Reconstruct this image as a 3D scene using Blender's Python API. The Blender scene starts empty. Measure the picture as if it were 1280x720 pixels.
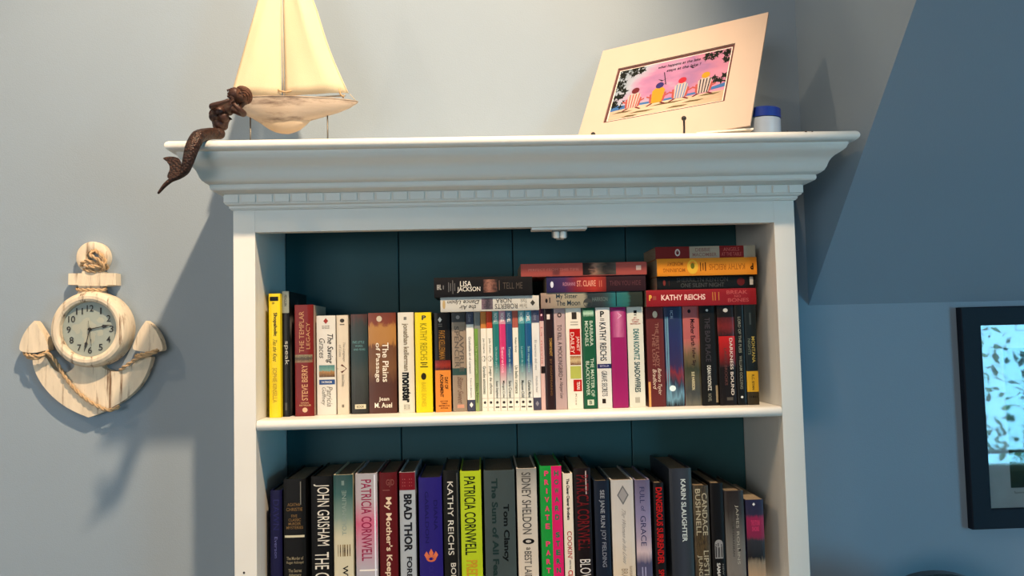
import bpy, bmesh, math, random
from mathutils import Vector, Matrix, noise
random.seed(7)
S = bpy.context.scene
COL = S.collection

# ------------------------------------------------------------------ camera
F = 1030.0
YAW, PITCH, ROLL = 0.0365, 0.0599, 0.0241
CAM = Vector((0, -1.36, 1.60))
cy, sy, cp, sp = math.cos(YAW), math.sin(YAW), math.cos(PITCH), math.sin(PITCH)
fw = Vector((sy*cp, cy*cp, sp)); rt = Vector((cy, -sy, 0)); up = rt.cross(fw)
cr, sr = math.cos(ROLL), math.sin(ROLL)
rt, up = rt*cr - up*sr, up*cr + rt*sr
cam = bpy.data.objects.new('camera', bpy.data.cameras.new('camera')); COL.objects.link(cam)
cam.data.sensor_width = 36; cam.data.lens = F/1280*36; cam.data.clip_start = .02
cam.matrix_world = Matrix(((rt.x, up.x, -fw.x, CAM.x), (rt.y, up.y, -fw.y, CAM.y), (rt.z, up.z, -fw.z, CAM.z), (0, 0, 0, 1)))
S.camera = cam

# ------------------------------------------------------------------ world, lights, exposure
S.view_settings.view_transform = 'Standard'; S.view_settings.look = 'None'
S.view_settings.gamma = 1; S.view_settings.use_curve_mapping = False
S.view_settings.exposure = 0.0
W = bpy.data.worlds.new('sky'); S.world = W; W.use_nodes = True
bg = W.node_tree.nodes['Background']; bg.inputs[0].default_value = (.62, .83, 1.0, 1); bg.inputs[1].default_value = 1.5

def lamp(name, loc, power, color, size):
    l = bpy.data.lights.new(name, 'POINT'); l.energy = power; l.color = color; l.shadow_soft_size = size
    o = bpy.data.objects.new(name, l); COL.objects.link(o); o.location = loc; return o
WARM = (1.0, .72, .47)
lamp('lamp_light', (-2.45, -1.38, 3.60), 60, WARM, .04)
def spot(name, loc, target, power, color, size, angle, blend):
    l = bpy.data.lights.new(name, 'SPOT'); l.energy = power; l.color = color; l.shadow_soft_size = size
    l.spot_size = math.radians(angle); l.spot_blend = blend
    o = bpy.data.objects.new(name, l); COL.objects.link(o); o.location = loc
    o.rotation_euler = (Vector(target)-Vector(loc)).to_track_quat('-Z', 'Y').to_euler(); return o
spot('spot_light', (.30, -1.10, 3.55), (-.32, .1, 1.86), 380, WARM, .04, 53, .6)
# daylight from the mirrored window, and fill through an added second window
def daylight_fill(loc, rot, sx, sz, power, color=(.20, .68, 1.0)):
    l = bpy.data.lights.new('daylight_fill', 'AREA'); l.shape = 'RECTANGLE'; l.size = sx; l.size_y = sz; l.energy = power; l.color = color
    o = bpy.data.objects.new('daylight_fill', l); COL.objects.link(o); o.location = loc; o.rotation_euler = rot; return o

# ------------------------------------------------------------------ helpers
def ray(px, py): return fw + rt*(px-640)/F - up*(py-360)/F
def at(px, py, Y):
    d = ray(px, py); return CAM + d*((Y-CAM.y)/d.y)

def lin(c):
    return tuple(((x/255)/12.92 if x/255 <= .04045 else ((x/255+.055)/1.055)**2.4) for x in c)
MATS = {}
def blin(c): return tuple(x**1.14 for x in lin(c))
def mat(name, rgb, rough=.5, var=.06, scale=30, bump=0, bscale=200, metal=0, coat=0, spec=.5, stretch=None, streak=None, book=False):
    if name in MATS: return MATS[name]
    m = bpy.data.materials.new(name); m.use_nodes = True; nt = m.node_tree; N = nt.nodes; L = nt.links
    b = N['Principled BSDF']; c = blin(rgb) if book else lin(rgb)
    b.inputs['Roughness'].default_value = rough; b.inputs['Metallic'].default_value = metal
    b.inputs['Coat Weight'].default_value = coat; b.inputs['Specular IOR Level'].default_value = spec
    tc = N.new('ShaderNodeTexCoord'); mp = N.new('ShaderNodeMapping'); L.new(tc.outputs['Object'], mp.inputs[0])
    if stretch: mp.inputs['Scale'].default_value = stretch
    n = N.new('ShaderNodeTexNoise'); n.inputs['Scale'].default_value = scale; n.inputs['Detail'].default_value = 4
    L.new(mp.outputs[0], n.inputs[0])
    r = N.new('ShaderNodeValToRGB'); r.color_ramp.elements[0].position = .3; r.color_ramp.elements[1].position = .7
    r.color_ramp.elements[0].color = tuple(x*(1-var) for x in c) + (1,); r.color_ramp.elements[1].color = tuple(min(1, x*(1+var)) for x in c) + (1,)
    L.new(n.outputs[0], r.inputs[0]); out = r.outputs[0]
    if streak:                                    # dark worn streaks showing through the paint
        col, st, sc, lo, hi = streak
        mp2 = N.new('ShaderNodeMapping'); mp2.inputs['Scale'].default_value = st; L.new(tc.outputs['Object'], mp2.inputs[0])
        n2 = N.new('ShaderNodeTexNoise'); n2.inputs['Scale'].default_value = sc; n2.inputs['Detail'].default_value = 6; n2.inputs['Roughness'].default_value = .65
        L.new(mp2.outputs[0], n2.inputs[0])
        r2 = N.new('ShaderNodeValToRGB'); r2.color_ramp.elements[0].position = lo; r2.color_ramp.elements[1].position = hi
        r2.color_ramp.elements[0].color = (0, 0, 0, 1); r2.color_ramp.elements[1].color = (1, 1, 1, 1); L.new(n2.outputs[0], r2.inputs[0])
        mx = N.new('ShaderNodeMix'); mx.data_type = 'RGBA'; L.new(r2.outputs[0], mx.inputs[0]); L.new(out, mx.inputs[6]); mx.inputs[7].default_value = lin(col) + (1,)
        out = mx.outputs[2]
    L.new(out, b.inputs['Base Color'])
    if bump:
        n3 = N.new('ShaderNodeTexNoise'); n3.inputs['Scale'].default_value = bscale; n3.inputs['Detail'].default_value = 3; L.new(mp.outputs[0], n3.inputs[0])
        bp = N.new('ShaderNodeBump'); bp.inputs['Strength'].default_value = bump; bp.inputs['Distance'].default_value = .001
        L.new(n3.outputs[0], bp.inputs['Height']); L.new(bp.outputs[0], b.inputs['Normal'])
    MATS[name] = m; return m
def ink(rgb, rough=.45):
    return mat('ink_%02x%02x%02x' % tuple(rgb), rgb, rough, .03, 60, book=True, spec=.15)
def grad(stops, axis=2, distort=.25, nscale=6, rough=.4, nst=(1, 1, 1)):
    key = 'grad' + str(stops) + str(axis) + str(distort) + str(nscale)
    if key in MATS: return MATS[key]
    m = bpy.data.materials.new('printed_picture'); m.use_nodes = True; nt = m.node_tree; N = nt.nodes; L = nt.links
    b = N['Principled BSDF']; b.inputs['Roughness'].default_value = rough; b.inputs['Specular IOR Level'].default_value = .35
    tc = N.new('ShaderNodeTexCoord'); se = N.new('ShaderNodeSeparateXYZ'); L.new(tc.outputs['Generated'], se.inputs[0])
    mp = N.new('ShaderNodeMapping'); mp.inputs['Scale'].default_value = nst; L.new(tc.outputs['Generated'], mp.inputs[0])
    n = N.new('ShaderNodeTexNoise'); n.inputs['Scale'].default_value = nscale; n.inputs['Detail'].default_value = 5; L.new(mp.outputs[0], n.inputs[0])
    s1 = N.new('ShaderNodeMath'); s1.operation = 'SUBTRACT'; L.new(n.outputs[0], s1.inputs[0]); s1.inputs[1].default_value = .5
    s2 = N.new('ShaderNodeMath'); s2.operation = 'MULTIPLY_ADD'; L.new(s1.outputs[0], s2.inputs[0]); s2.inputs[1].default_value = distort; L.new(se.outputs[axis], s2.inputs[2])
    r = N.new('ShaderNodeValToRGB'); e = r.color_ramp.elements
    while len(e) < len(stops): e.new(.5)
    for i, (p, c) in enumerate(sorted((1-p if axis == 2 else p, c) for p, c in stops)):
        e[i].position = min(1, max(0, p)); e[i].color = blin(c) + (1,)
    L.new(s2.outputs[0], r.inputs[0]); L.new(r.outputs[0], b.inputs['Base Color'])
    MATS[key] = m; return m

def nb(): return bmesh.new()
def obj(name, bm, mats, parent=None, smooth=False, loc=None, recalc=True, angle=None):
    me = bpy.data.meshes.new(name)
    if recalc: bmesh.ops.recalc_face_normals(bm, faces=bm.faces[:])
    bm.to_mesh(me); bm.free()
    if not isinstance(mats, (list, tuple)): mats = [mats]
    for x in mats: me.materials.append(x)
    if smooth:
        for p in me.polygons: p.use_smooth = True
        if angle: me.set_sharp_from_angle(angle=math.radians(angle))
    o = bpy.data.objects.new(name, me); COL.objects.link(o)
    if parent: o.parent = parent
    if loc is not None: o.location = loc
    return o
def tag(o, label, cat, group=None):
    o['label'] = label; o['category'] = cat
    if group: o['group'] = group
    return o
def struct(o): o['kind'] = 'structure'; return o
def empty(name, loc=(0, 0, 0)):
    o = bpy.data.objects.new(name, None); COL.objects.link(o); o.location = loc; o.empty_display_size = .02; return o
def box(bm, x0, x1, y0, y1, z0, z1, bev=0, seg=2):
    vs = [bm.verts.new((x, y, z)) for x in (x0, x1) for y in (y0, y1) for z in (z0, z1)]
    fs = [bm.faces.new([vs[i] for i in q]) for q in ((0, 1, 3, 2), (4, 6, 7, 5), (0, 4, 5, 1), (2, 3, 7, 6), (0, 2, 6, 4), (1, 5, 7, 3))]
    if bev:
        ed = list({e for f in fs for e in f.edges})
        bmesh.ops.bevel(bm, geom=ed, offset=bev, segments=seg, affect='EDGES', profile=.6)
    return bm
def bx(*a, **k): return box(nb(), *a, **k)
def prism(bm, pts, y0, y1, bev=0, seg=2):         # outline in the XZ plane, extruded along Y
    a = [bm.verts.new((x, y0, z)) for x, z in pts]; b = [bm.verts.new((x, y1, z)) for x, z in pts]; n = len(pts)
    f = bm.faces.new(a); bm.faces.new(b[::-1])
    for i in range(n): bm.faces.new((a[i], b[i], b[(i+1) % n], a[(i+1) % n]))
    if bev: bmesh.ops.bevel(bm, geom=[e for e in f.edges], offset=bev, segments=seg, affect='EDGES')
    return bm
def tube(bm, pts, r, n=8, cap=True):
    pts = [Vector(p) for p in pts]; m = len(pts); rs = r if isinstance(r, (list, tuple)) else [r]*m
    t0 = (pts[1]-pts[0]).normalized(); nrm = t0.orthogonal().normalized(); rings = []
    for i, p in enumerate(pts):
        t = (pts[min(i+1, m-1)]-pts[max(i-1, 0)]).normalized()
        nrm = (nrm - t*nrm.dot(t)).normalized(); bn = t.cross(nrm)
        rings.append([bm.verts.new(p + (nrm*math.cos(a) + bn*math.sin(a))*rs[i]) for a in [2*math.pi*k/n for k in range(n)]])
    for i in range(m-1):
        for k in range(n): bm.faces.new((rings[i][k], rings[i][(k+1) % n], rings[i+1][(k+1) % n], rings[i+1][k]))
    if cap: bm.faces.new(rings[0][::-1]); bm.faces.new(rings[-1])
    return bm
def lathe(bm, prof, n=32, c=(0, 0, 0), axis='Z'):  # prof: (radius, height)
    rings = []
    for r, h in prof:
        if r < 1e-6: rings.append([bm.verts.new(_ax(0, 0, h, c, axis))])
        else: rings.append([bm.verts.new(_ax(r*math.cos(a), r*math.sin(a), h, c, axis)) for a in [2*math.pi*k/n for k in range(n)]])
    for A, B in zip(rings, rings[1:]):
        for k in range(n):
            q = [A[k % len(A)], A[(k+1) % len(A)], B[(k+1) % len(B)], B[k % len(B)]]
            q = list(dict.fromkeys(q))
            if len(q) > 2: bm.faces.new(q)
    return bm
def _ax(x, y, h, c, axis):
    if axis == 'Z': return (c[0]+x, c[1]+y, c[2]+h)
    if axis == 'Y': return (c[0]+x, c[1]-h, c[2]+y)      # height grows towards the viewer (-Y)
    return (c[0]+h, c[1]+x, c[2]+y)
def ball(bm, c, r, u=12, v=8, sc=(1, 1, 1), rot=None):
    M = Matrix.Translation(c) @ (rot or Matrix.Identity(4)) @ Matrix.Diagonal((r*sc[0], r*sc[1], r*sc[2], 1))
    bmesh.ops.create_uvsphere(bm, u_segments=u, v_segments=v, radius=1, matrix=M); return bm
def spline(P, k=8):
    P = [Vector(p) for p in P]; out = []
    for i in range(len(P)-1):
        a, b, c, d = P[max(i-1, 0)], P[i], P[i+1], P[min(i+2, len(P)-1)]
        for j in range(k):
            t = j/k; out.append(.5*((2*b) + (c-a)*t + (2*a-5*b+4*c-d)*t*t + (3*b-a-3*c+d)*t**3))
    out.append(P[-1]); return out
def rope_bm(bm, P, r, pitch=None, strands=2, n=6):
    pts = spline(P, 14); pitch = pitch or r*7
    t0 = (pts[1]-pts[0]).normalized(); nrm = t0.orthogonal().normalized(); s = 0; fr = []
    for i, p in enumerate(pts):
        t = (pts[min(i+1, len(pts)-1)]-pts[max(i-1, 0)]).normalized(); nrm = (nrm - t*nrm.dot(t)).normalized()
        if i: s += (p-pts[i-1]).length
        fr.append((p, nrm.copy(), t.cross(nrm), s))
    for q in range(strands):
        path = []
        for p, a, b, s in fr:
            th = 2*math.pi*(s/pitch + q/strands); path.append(p + (a*math.cos(th)+b*math.sin(th))*r*.5)
        tube(bm, path, r*.62, n)
    return bm
TXT = {}
def text_geo(s, bold):
    k = (s, bold)
    if k not in TXT:
        c = bpy.data.curves.new('t', 'FONT'); c.body = s; c.size = 1; c.resolution_u = 3; c.offset = bold; c.fill_mode = 'FRONT'
        o = bpy.data.objects.new('t', c); me = o.to_mesh()
        vs = [(v.co.x, v.co.y) for v in me.vertices]; fs = [tuple(p.vertices) for p in me.polygons]
        o.to_mesh_clear(); bpy.data.objects.remove(o); bpy.data.curves.remove(c)
        if vs:
            xs = [v[0] for v in vs]; ys = [v[1] for v in vs]
            x0, x1, y0, y1 = min(xs), max(xs), min(ys), max(ys)
            vs = [((x-x0)/(x1-x0), (y-y0)/max(1e-6, y1-y0)) for x, y in vs]
        TXT[k] = (vs, fs)
    return TXT[k]
def put_text(bm, s, mp, mi=0, bold=.01):           # mp maps (0..1 along, 0..1 up) to a point
    vs, fs = text_geo(s, bold); V = [bm.verts.new(mp(a, b)) for a, b in vs]
    for f in fs:
        try: q = bm.faces.new([V[i] for i in f]); q.material_index = mi
        except ValueError: pass

# ------------------------------------------------------------------ room
YW = .225                                           # face of the wall behind the bookcase
XC = .636                                           # cheek wall of the dormer
paint = mat('blue_wall_paint', (142, 158, 172), .85, .02, 3, .25, 500)
white_ceiling = mat('ceiling_paint', (225, 225, 220), .9, .02, 3, .2, 300)
ZK, ZT = 1.6485, 4.0
K = .955                                            # rise of the roof slope per metre
YTOP = YW - (ZT-ZK)/K
struct(obj('wall_back', bx(-3.6, XC, YW, YW+.12, 0, ZT), paint))
struct(obj('wall_knee', bx(XC, 5.9, YW, YW+.12, 0, ZK+.02), paint))
def poly_x(pts, x0, x1):
    bm = nb(); a = [bm.verts.new((x0, y, z)) for y, z in pts]; b = [bm.verts.new((x1, y, z)) for y, z in pts]; n = len(pts)
    bm.faces.new(a); bm.faces.new(b[::-1])
    for i in range(n): bm.faces.new((a[i], b[i], b[(i+1) % n], a[(i+1) % n]))
    return bm
struct(obj('wall_right', poly_x([(YW, ZK), (YTOP, ZT), (YW+.1, ZT), (YW+.1, ZK)], XC, XC+.03), paint))
struct(obj('ceiling', poly_x([(YW, ZK), (YTOP, ZT), (YTOP+.14, ZT), (YW+.14, ZK)], XC+.03, 5.9), paint))
struct(obj('ceiling', bx(-3.6, 5.9, -4.5, YW+.12, ZT, ZT+.1), white_ceiling))
struct(obj('wall_left', bx(-3.72, -3.6, -4.5, YW+.12, 0, ZT), paint))
struct(obj('wall_right_far', bx(5.9, 6.0, -4.5, YW+.12, 0, ZT), paint))
floor_m = mat('carpet', (150, 140, 126), .95, .1, 60, .6, 400)
struct(obj('floor', bx(-3.72, 6, -4.6, YW+.12, -.1, 0), floor_m))
# wall behind the camera: one mirrored window, one added for fill light
WIN = [(3.8, 5.6, .48, 2.4), (-3.0, -1.0, 1.0, 2.4)]
bm = nb()
box(bm, -3.72, -3, -4.6, -4.5, 0, ZT); box(bm, -1, 3.8, -4.6, -4.5, 0, ZT); box(bm, 5.6, 6, -4.6, -4.5, 0, ZT)
for x0, x1, z0, z1 in WIN: box(bm, x0, x1, -4.6, -4.5, 0, z0); box(bm, x0, x1, -4.6, -4.5, z1, ZT)
struct(obj('wall_front', bm, paint))
trim = mat('white_trim', (235, 235, 230), .4, .02, 20)
for i, (x0, x1, z0, z1) in enumerate(WIN):
    bm = nb(); w = .05
    box(bm, x0, x0+w, -4.58, -4.49, z0, z1); box(bm, x1-w, x1, -4.58, -4.49, z0, z1)
    box(bm, x0+w, x1-w, -4.58, -4.49, z0, z0+w); box(bm, x0+w, x1-w, -4.58, -4.49, z1-w, z1)
    box(bm, x0+w, x1-w, -4.57, -4.53, z0+.13, z0+.155)
    box(bm, (x0+x1)/2-.02, (x0+x1)/2+.02, -4.575, -4.52, z0+w, z1-w)
    struct(obj('window_%d' % (i+1), bm, trim))
daylight_fill((4.75, -5.3, 1.5), (math.radians(90), 0, 0), 3.0, 2.6, 430)
daylight_fill((-2.0, -4.95, 1.7), (math.radians(90), 0, 0), 2.6, 1.8, 100, (1.0, .93, .86))  # warm fill at the added second window, brightening the cabinet front
# trees outside
leaf = mat('leaf_green', (150, 180, 110), .7, .35, 3)
bm = nb()
for i in range(1500):
    c = Vector((random.uniform(3.4, 5.8), random.uniform(-5.15, -4.8), random.uniform(.2, 2.5)))
    r = random.uniform(.03, .06); R_ = Matrix.Rotation(random.uniform(0, 6.3), 4, Vector((random.random(), random.random(), random.random()+.1)).normalized())
    q = [bm.verts.new(c + (R_ @ Vector(v))*r) for v in ((-1, 0, 0), (-.2, .45, .1), (1, 0, 0), (-.2, -.45, .1))]
    bm.faces.new(q)
h = obj('leafy_hedge', bm, leaf, recalc=False); h['kind'] = 'stuff'
tag(h, 'green foliage outside the window behind the viewer, mirrored in the picture glass', 'foliage')

# ------------------------------------------------------------------ bookcase
XL, XIL, XIR, XR = -.406, -.3706, .493, .528
YB = .205
white = mat('white_cabinet_paint', (226, 226, 220), .42, .025, 8, .12, 90)
teal = mat('teal_backboard_paint', (17, 74, 80), .6, .06, 12, .1, 120)
groove = mat('groove_shadow_paint', (10, 40, 44), .7)
bc = empty('bookcase', (0, 0, 0))
tag(bc, 'tall white painted bookcase with crown moulding, dentil band and teal plank back', 'bookcase')
ZH, ZTOP = 1.7824, 1.918
for x0, x1 in ((XL, XIL), (XIR, XR)):
    obj('stile', bx(x0, x1, 0, .02, 0, 1.905, bev=.0004, seg=1), white, bc)
    s = obj('side_panel', bx(x0+(.003 if x0 < 0 else 0), x1-(0 if x0 < 0 else .003), .02, YW-.002, 0, 1.9), white, bc)
obj('header_rail', bx(XIL, XIR, 0, .02, ZH, 1.905), white, bc)
# small pin holes and screw cap marks in the stile
bm = nb(); p = at(305, 716, 0); lathe(bm, [(0, .0006), (.0017, .0005), (.0019, 0)], 10, (p.x, 0, p.z), 'Y'); obj('screw_hole', bm, mat('hole_dark', (40, 34, 28), .7), bc)
edges = [XIL, -.157, .060, .277, XIR]
for a, b in zip(edges, edges[1:]):
    obj('back_board', bx(a+.0008, b-.0008, YB, YB+.008, .1, 1.88, bev=.0018, seg=2), teal, bc)
obj('back_panel', bx(XIL, XIR, YB+.007, YW-.003, .1, 1.88), groove, bc)
def shelf(z, t=.0165):
    bm = nb(); n = []
    prof = [(YB-.0005, z), (.004, z)] + [(.004-.007*math.sin(a), z-t/2+(t/2)*math.cos(a)) for a in [math.pi*k/8 for k in range(9)]] + [(YB-.0005, z-t)]
    a = [bm.verts.new((XIL+.0012, y, q)) for y, q in prof]; b = [bm.verts.new((XIR-.0012, y, q)) for y, q in prof]
    bm.faces.new(a); bm.faces.new(b[::-1])
    for i in range(len(prof)): bm.faces.new((a[i], b[i], b[(i+1) % len(prof)], a[(i+1) % len(prof)]))
    return obj('shelf', bm, white, bc, True, angle=30)
ZS, ZL = 1.475, 1.165
for z in (ZS, ZL, .87, .57, .27, .1): shelf(z)
obj('plinth', bx(XIL, XIR, 0.0005, .02, 0, .09), white, bc)
obj('cabinet_roof', bx(XIL, XIR, .02, YB+.005, 1.88, 1.9), white, bc)
# crown moulding swept round three sides with mitred corners
def sweep(prof, name, m=white):
    bm = nb(); rings = []
    for o, z in prof:
        rings.append([bm.verts.new(v) for v in ((XL-o, YW-.002, z), (XL-o, -o, z), (XR+o, -o, z), (XR+o, YW-.002, z))])
    for A, B in zip(rings, rings[1:]):
        for k in range(3): bm.faces.new((A[k], A[k+1], B[k+1], B[k]))
    return obj(name, bm, m, bc, True, angle=28, recalc=True)
crown = [(.0, 1.903), (.0672, 1.9032), (.068, 1.902), (.0675, 1.8992), (.0665, 1.8968), (.0651, 1.8936), (.0615, 1.8903), (.0565, 1.887), (.0515, 1.8843),
         (.0475, 1.8805), (.0448, 1.8765), (.0432, 1.8725), (.0415, 1.8675), (.0385, 1.8625), (.0338, 1.8590), (.0290, 1.8575)]
sweep(crown, 'crown_moulding')
tor = [(.0290, 1.8575), (.0280, 1.8570), (.0290, 1.8545), (.0288, 1.8510), (.0272, 1.8485), (.0225, 1.8468), (.0185, 1.8447), (.0118, 1.8443)]
sweep(tor, 'torus_moulding')
sweep([(.0118, 1.8443), (.0105, 1.8443), (.0105, 1.8295), (.0112, 1.8293)], 'dentil_band')
sweep([(.0, 1.8293), (.0105, 1.8293), (.0102, 1.8278), (.0075, 1.8262), (.0052, 1.8256), (.0051, 1.8222), (.0036, 1.8210), (.0030, 1.8195), (.0008, 1.8190), (0, 1.8190)], 'bed_moulding')
o_ = .0138; x = XR+o_; nden = 35; pitch = (XR-XL+2*o_)/nden
dm = None
for i in range(nden):
    x0 = XL-o_+i*pitch
    if dm is None:
        d = obj('dentil', bx(0, pitch-.0036, -.0024, 0, -.0066, .0066, bev=.0006, seg=1), white, bc); dm = d.data
    else:
        d = bpy.data.objects.new('dentil', dm); COL.objects.link(d); d.parent = bc
    d.location = (x0+.0021, -.0105, 1.8368)
for s in (-1, 1):
    for i in range(9):
        d = bpy.data.objects.new('dentil', dm); COL.objects.link(d); d.parent = bc
        d.rotation_euler.z = s*math.pi/2
        y = -.0105+.0006+i*pitch
        d.location = (XR+.0105, y+.002, 1.8368) if s > 0 else (XL-.0105, y+pitch-.002, 1.8368)
# top board with bullnose edge
ts = ZTOP; t = .0155; e = .0735
prof = [(-.4, ts), (e, ts)] + [(e+.0078*math.sin(a), ts-t/2+(t/2)*math.cos(a)) for a in [math.pi*k/8 for k in range(1, 8)]] + [(e, ts-t), (-.06, ts-t)]
bm = nb(); rings = []
for o, z in prof:
    oy = o if o > -.1 else -.1
    rings.append([bm.verts.new(v) for v in ((XL-max(o, -.2), YW-.001, z), (XL-max(o, -.2), -max(o, -.1), z), (XR+max(o, -.2), -max(o, -.1), z), (XR+max(o, -.2), YW-.001, z))])
for A, B in zip(rings, rings[1:]):
    for k in range(3): bm.faces.new((A[k], A[k+1], B[k+1], B[k]))
bm.faces.new(rings[0]); bm.faces.new(rings[-1][::-1])
obj('top_board', bm, white, bc, True, angle=30)
chipm = mat('bare_wood_chip', (92, 66, 44), .8, .2, 200)
for px, py, w in ((1008, 164, .0045), (1027, 167, .004), (1036, 167.5, .0035), (985, 163.5, .003), (1016, 164, .003)):
    p = at(px, py, -.0815); bm = nb()
    ball(bm, (p.x, -.0795, p.z), w*.5, 8, 6, (1, .6, .35)); obj('paint_chip', bm, chipm, bc)
# roller catch under the header
rc = empty('roller_catch', (0, 0, 0)); rc.parent = bc
metal = mat('zinc_metal', (170, 168, 160), .3, .05, 40, metal=.9)
nylon = mat('white_nylon', (235, 235, 230), .35)
p0, p1 = at(664, 286, .012), at(733, 286, .012)
obj('catch_strip', bx(p0.x, p1.x, .004, .03, ZH-.0045, ZH-.0002, bev=.001), nylon, rc)
for px in (695.5, 704):
    p = at(px, 292, .014); bm = nb(); lathe(bm, [(0, -.006), (.0045, -.0055), (.0052, -.004), (.0052, .004), (.0045, .0055), (0, .006)], 16, (p.x, .014, ZH-.0125)); obj('roller', bm, nylon, rc, True, angle=40)
a, b = at(690, 290, .014), at(709, 290, .014)
bm = nb(); box(bm, a.x, b.x, .016, .022, ZH-.016, ZH-.0045); box(bm, a.x, b.x, .008, .022, ZH-.0068, ZH-.0045); box(bm, (a.x+b.x)/2-.006, (a.x+b.x)/2+.006, .007, .016, ZH-.021, ZH-.0192)
obj('bracket', bm, metal, rc)

# ------------------------------------------------------------------ books
pages_m = mat('page_edges', (150, 134, 110), .9, .18, 40, .5, 300, stretch=(40, 1, 1))
pages_d = mat('page_edges_shaded', (122, 108, 88), .9, .18, 40, .5, 300, stretch=(40, 1, 1))  # darker copy of the page colour, with lower-shelf shade put into it
def build_book(name, w, h, d, hard, cover, items, front=None, lettering_bold=.012):
    """spine faces -y, x across the spine, z up; origin at the spine's bottom centre"""
    root = empty(name)
    t = .0024 if hard else .0005; bulge = .0016 if hard else .0009
    bulge = min(bulge, w*.12)
    def cy_(u): q = abs(2*u-1); return bulge*q**4
    cm = mat('cover_%02x%02x%02x' % tuple(cover), cover, .45, .05, 25, .05, 300, coat=.06, spec=.2, book=True)
    N = 10
    outer = [(w/2, d)] + [((.5-k/N)*w, cy_(1-k/N)) for k in range(N+1)] + [(-w/2, d)]
    inner = [(-w/2+t, d)] + [((-.5+k/N)*(w-2*t), cy_(k/N)+t+.0004) for k in range(N+1)] + [(w/2-t, d)]
    loop = outer + inner; bm = nb()
    A = [bm.verts.new((x, y, 0)) for x, y in loop]; B = [bm.verts.new((x, y, h)) for x, y in loop]; n = len(loop)
    no = len(outer)
    for i in range(n): bm.faces.new((A[i], B[i], B[(i+1) % n], A[(i+1) % n]))
    for i in range(no-1):
        j = n-1-i
        for V in (A, B): bm.faces.new((V[i], V[i+1], V[j-1], V[j]))
    c = obj('cover', bm, cm, root, True, angle=35)
    ins = .0032 if hard else .0004
    pg = bx(-w/2+t, w/2-t, t+bulge+.0006, d-ins-.0008, ins, h-ins)
    obj('page_block', pg, pages_d if hard else pages_m, root)
    if front:
        bm = nb(); q = [bm.verts.new((w/2+.0003, y, z)) for y, z in ((bulge+.004, .0005), (d-.001, .0005), (d-.001, h-.0005), (bulge+.004, h-.0005))]; bm.faces.new(q)
        obj('front_cover_print', bm, front, root)
    mats, bm = [], nb(); tm, tb = [], nb(); 
    def mi(lst, m):
        if m not in lst: lst.append(m)
        return lst.index(m)
    def P(u, v, off): return ((u-.5)*w, cy_(min(1, max(0, u)))-off, h*(1-v))
    for it in items:
        k = it[0]
        if k in 'rg':
            _, u0, u1, v0, v1, colr = it[:6]
            bmm = bm if k == 'r' else nb(); off = .00016 if k == 'r' else .00010
            if k == 'r': ix = mi(mats, ink(colr, .4))
            else: ix = 0
            ns = max(1, int(8*(u1-u0)))
            for s in range(ns):
                a, b = u0+(u1-u0)*s/ns, u0+(u1-u0)*(s+1)/ns
                f = bmm.faces.new([bmm.verts.new(P(*q, off)) for q in ((a, v0), (b, v0), (b, v1), (a, v1))]); f.material_index = ix
            if k == 'g':
                kw = it[6] if len(it) > 6 else {}
                obj('spine_picture', bmm, grad(colr, **kw), root, recalc=False)
        elif k == 'o':
            _, u, v, ru, rv, colr = it; ix = mi(mats, ink(colr, .4))
            f = bm.faces.new([bm.verts.new(P(u+ru*math.cos(a), v-rv*math.sin(a), .0002)) for a in [2*math.pi*q/14 for q in range(14)]]); f.material_index = ix
        elif k == 'd4':                            # diamond
            _, u, v, ru, rv, colr = it; ix = mi(mats, ink(colr, .4))
            f = bm.faces.new([bm.verts.new(P(u+a*ru, v+b*rv, .00022)) for a, b in ((1, 0), (0, 1), (-1, 0), (0, -1))]); f.material_index = ix
        elif k == 't':
            _, s, u0, u1, v0, v1, colr, dr = it[:8]; bold = it[8] if len(it) > 8 else lettering_bold
            sh = it[9]*.3 if len(it) > 9 else 0
            ix = mi(tm, ink(colr, .35))
            def mp(a, b, u0=u0, u1=u1, v0=v0, v1=v1, dr=dr, sh=sh):
                if dr == 'd': return P(u0+(u1-u0)*b, v0+(v1-v0)*(a+sh*(b-.5)), .0003)
                if dr == 'u': return P(u1-(u1-u0)*b, v1-(v1-v0)*(a+sh*(b-.5)), .0003)
                if dr == 'h': return P(u0+(u1-u0)*a, v1-(v1-v0)*b, .0003)
                return P(u1-(u1-u0)*a, v0+(v1-v0)*b, .0003)
            put_text(tb, s, mp, ix, bold)
    if bm.verts: obj('spine_print', bm, mats, root, recalc=False)
    else: bm.free()
    if tb.verts: obj('spine_lettering', tb, tm, root, recalc=False)
    else: tb.free()
    return root

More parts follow.
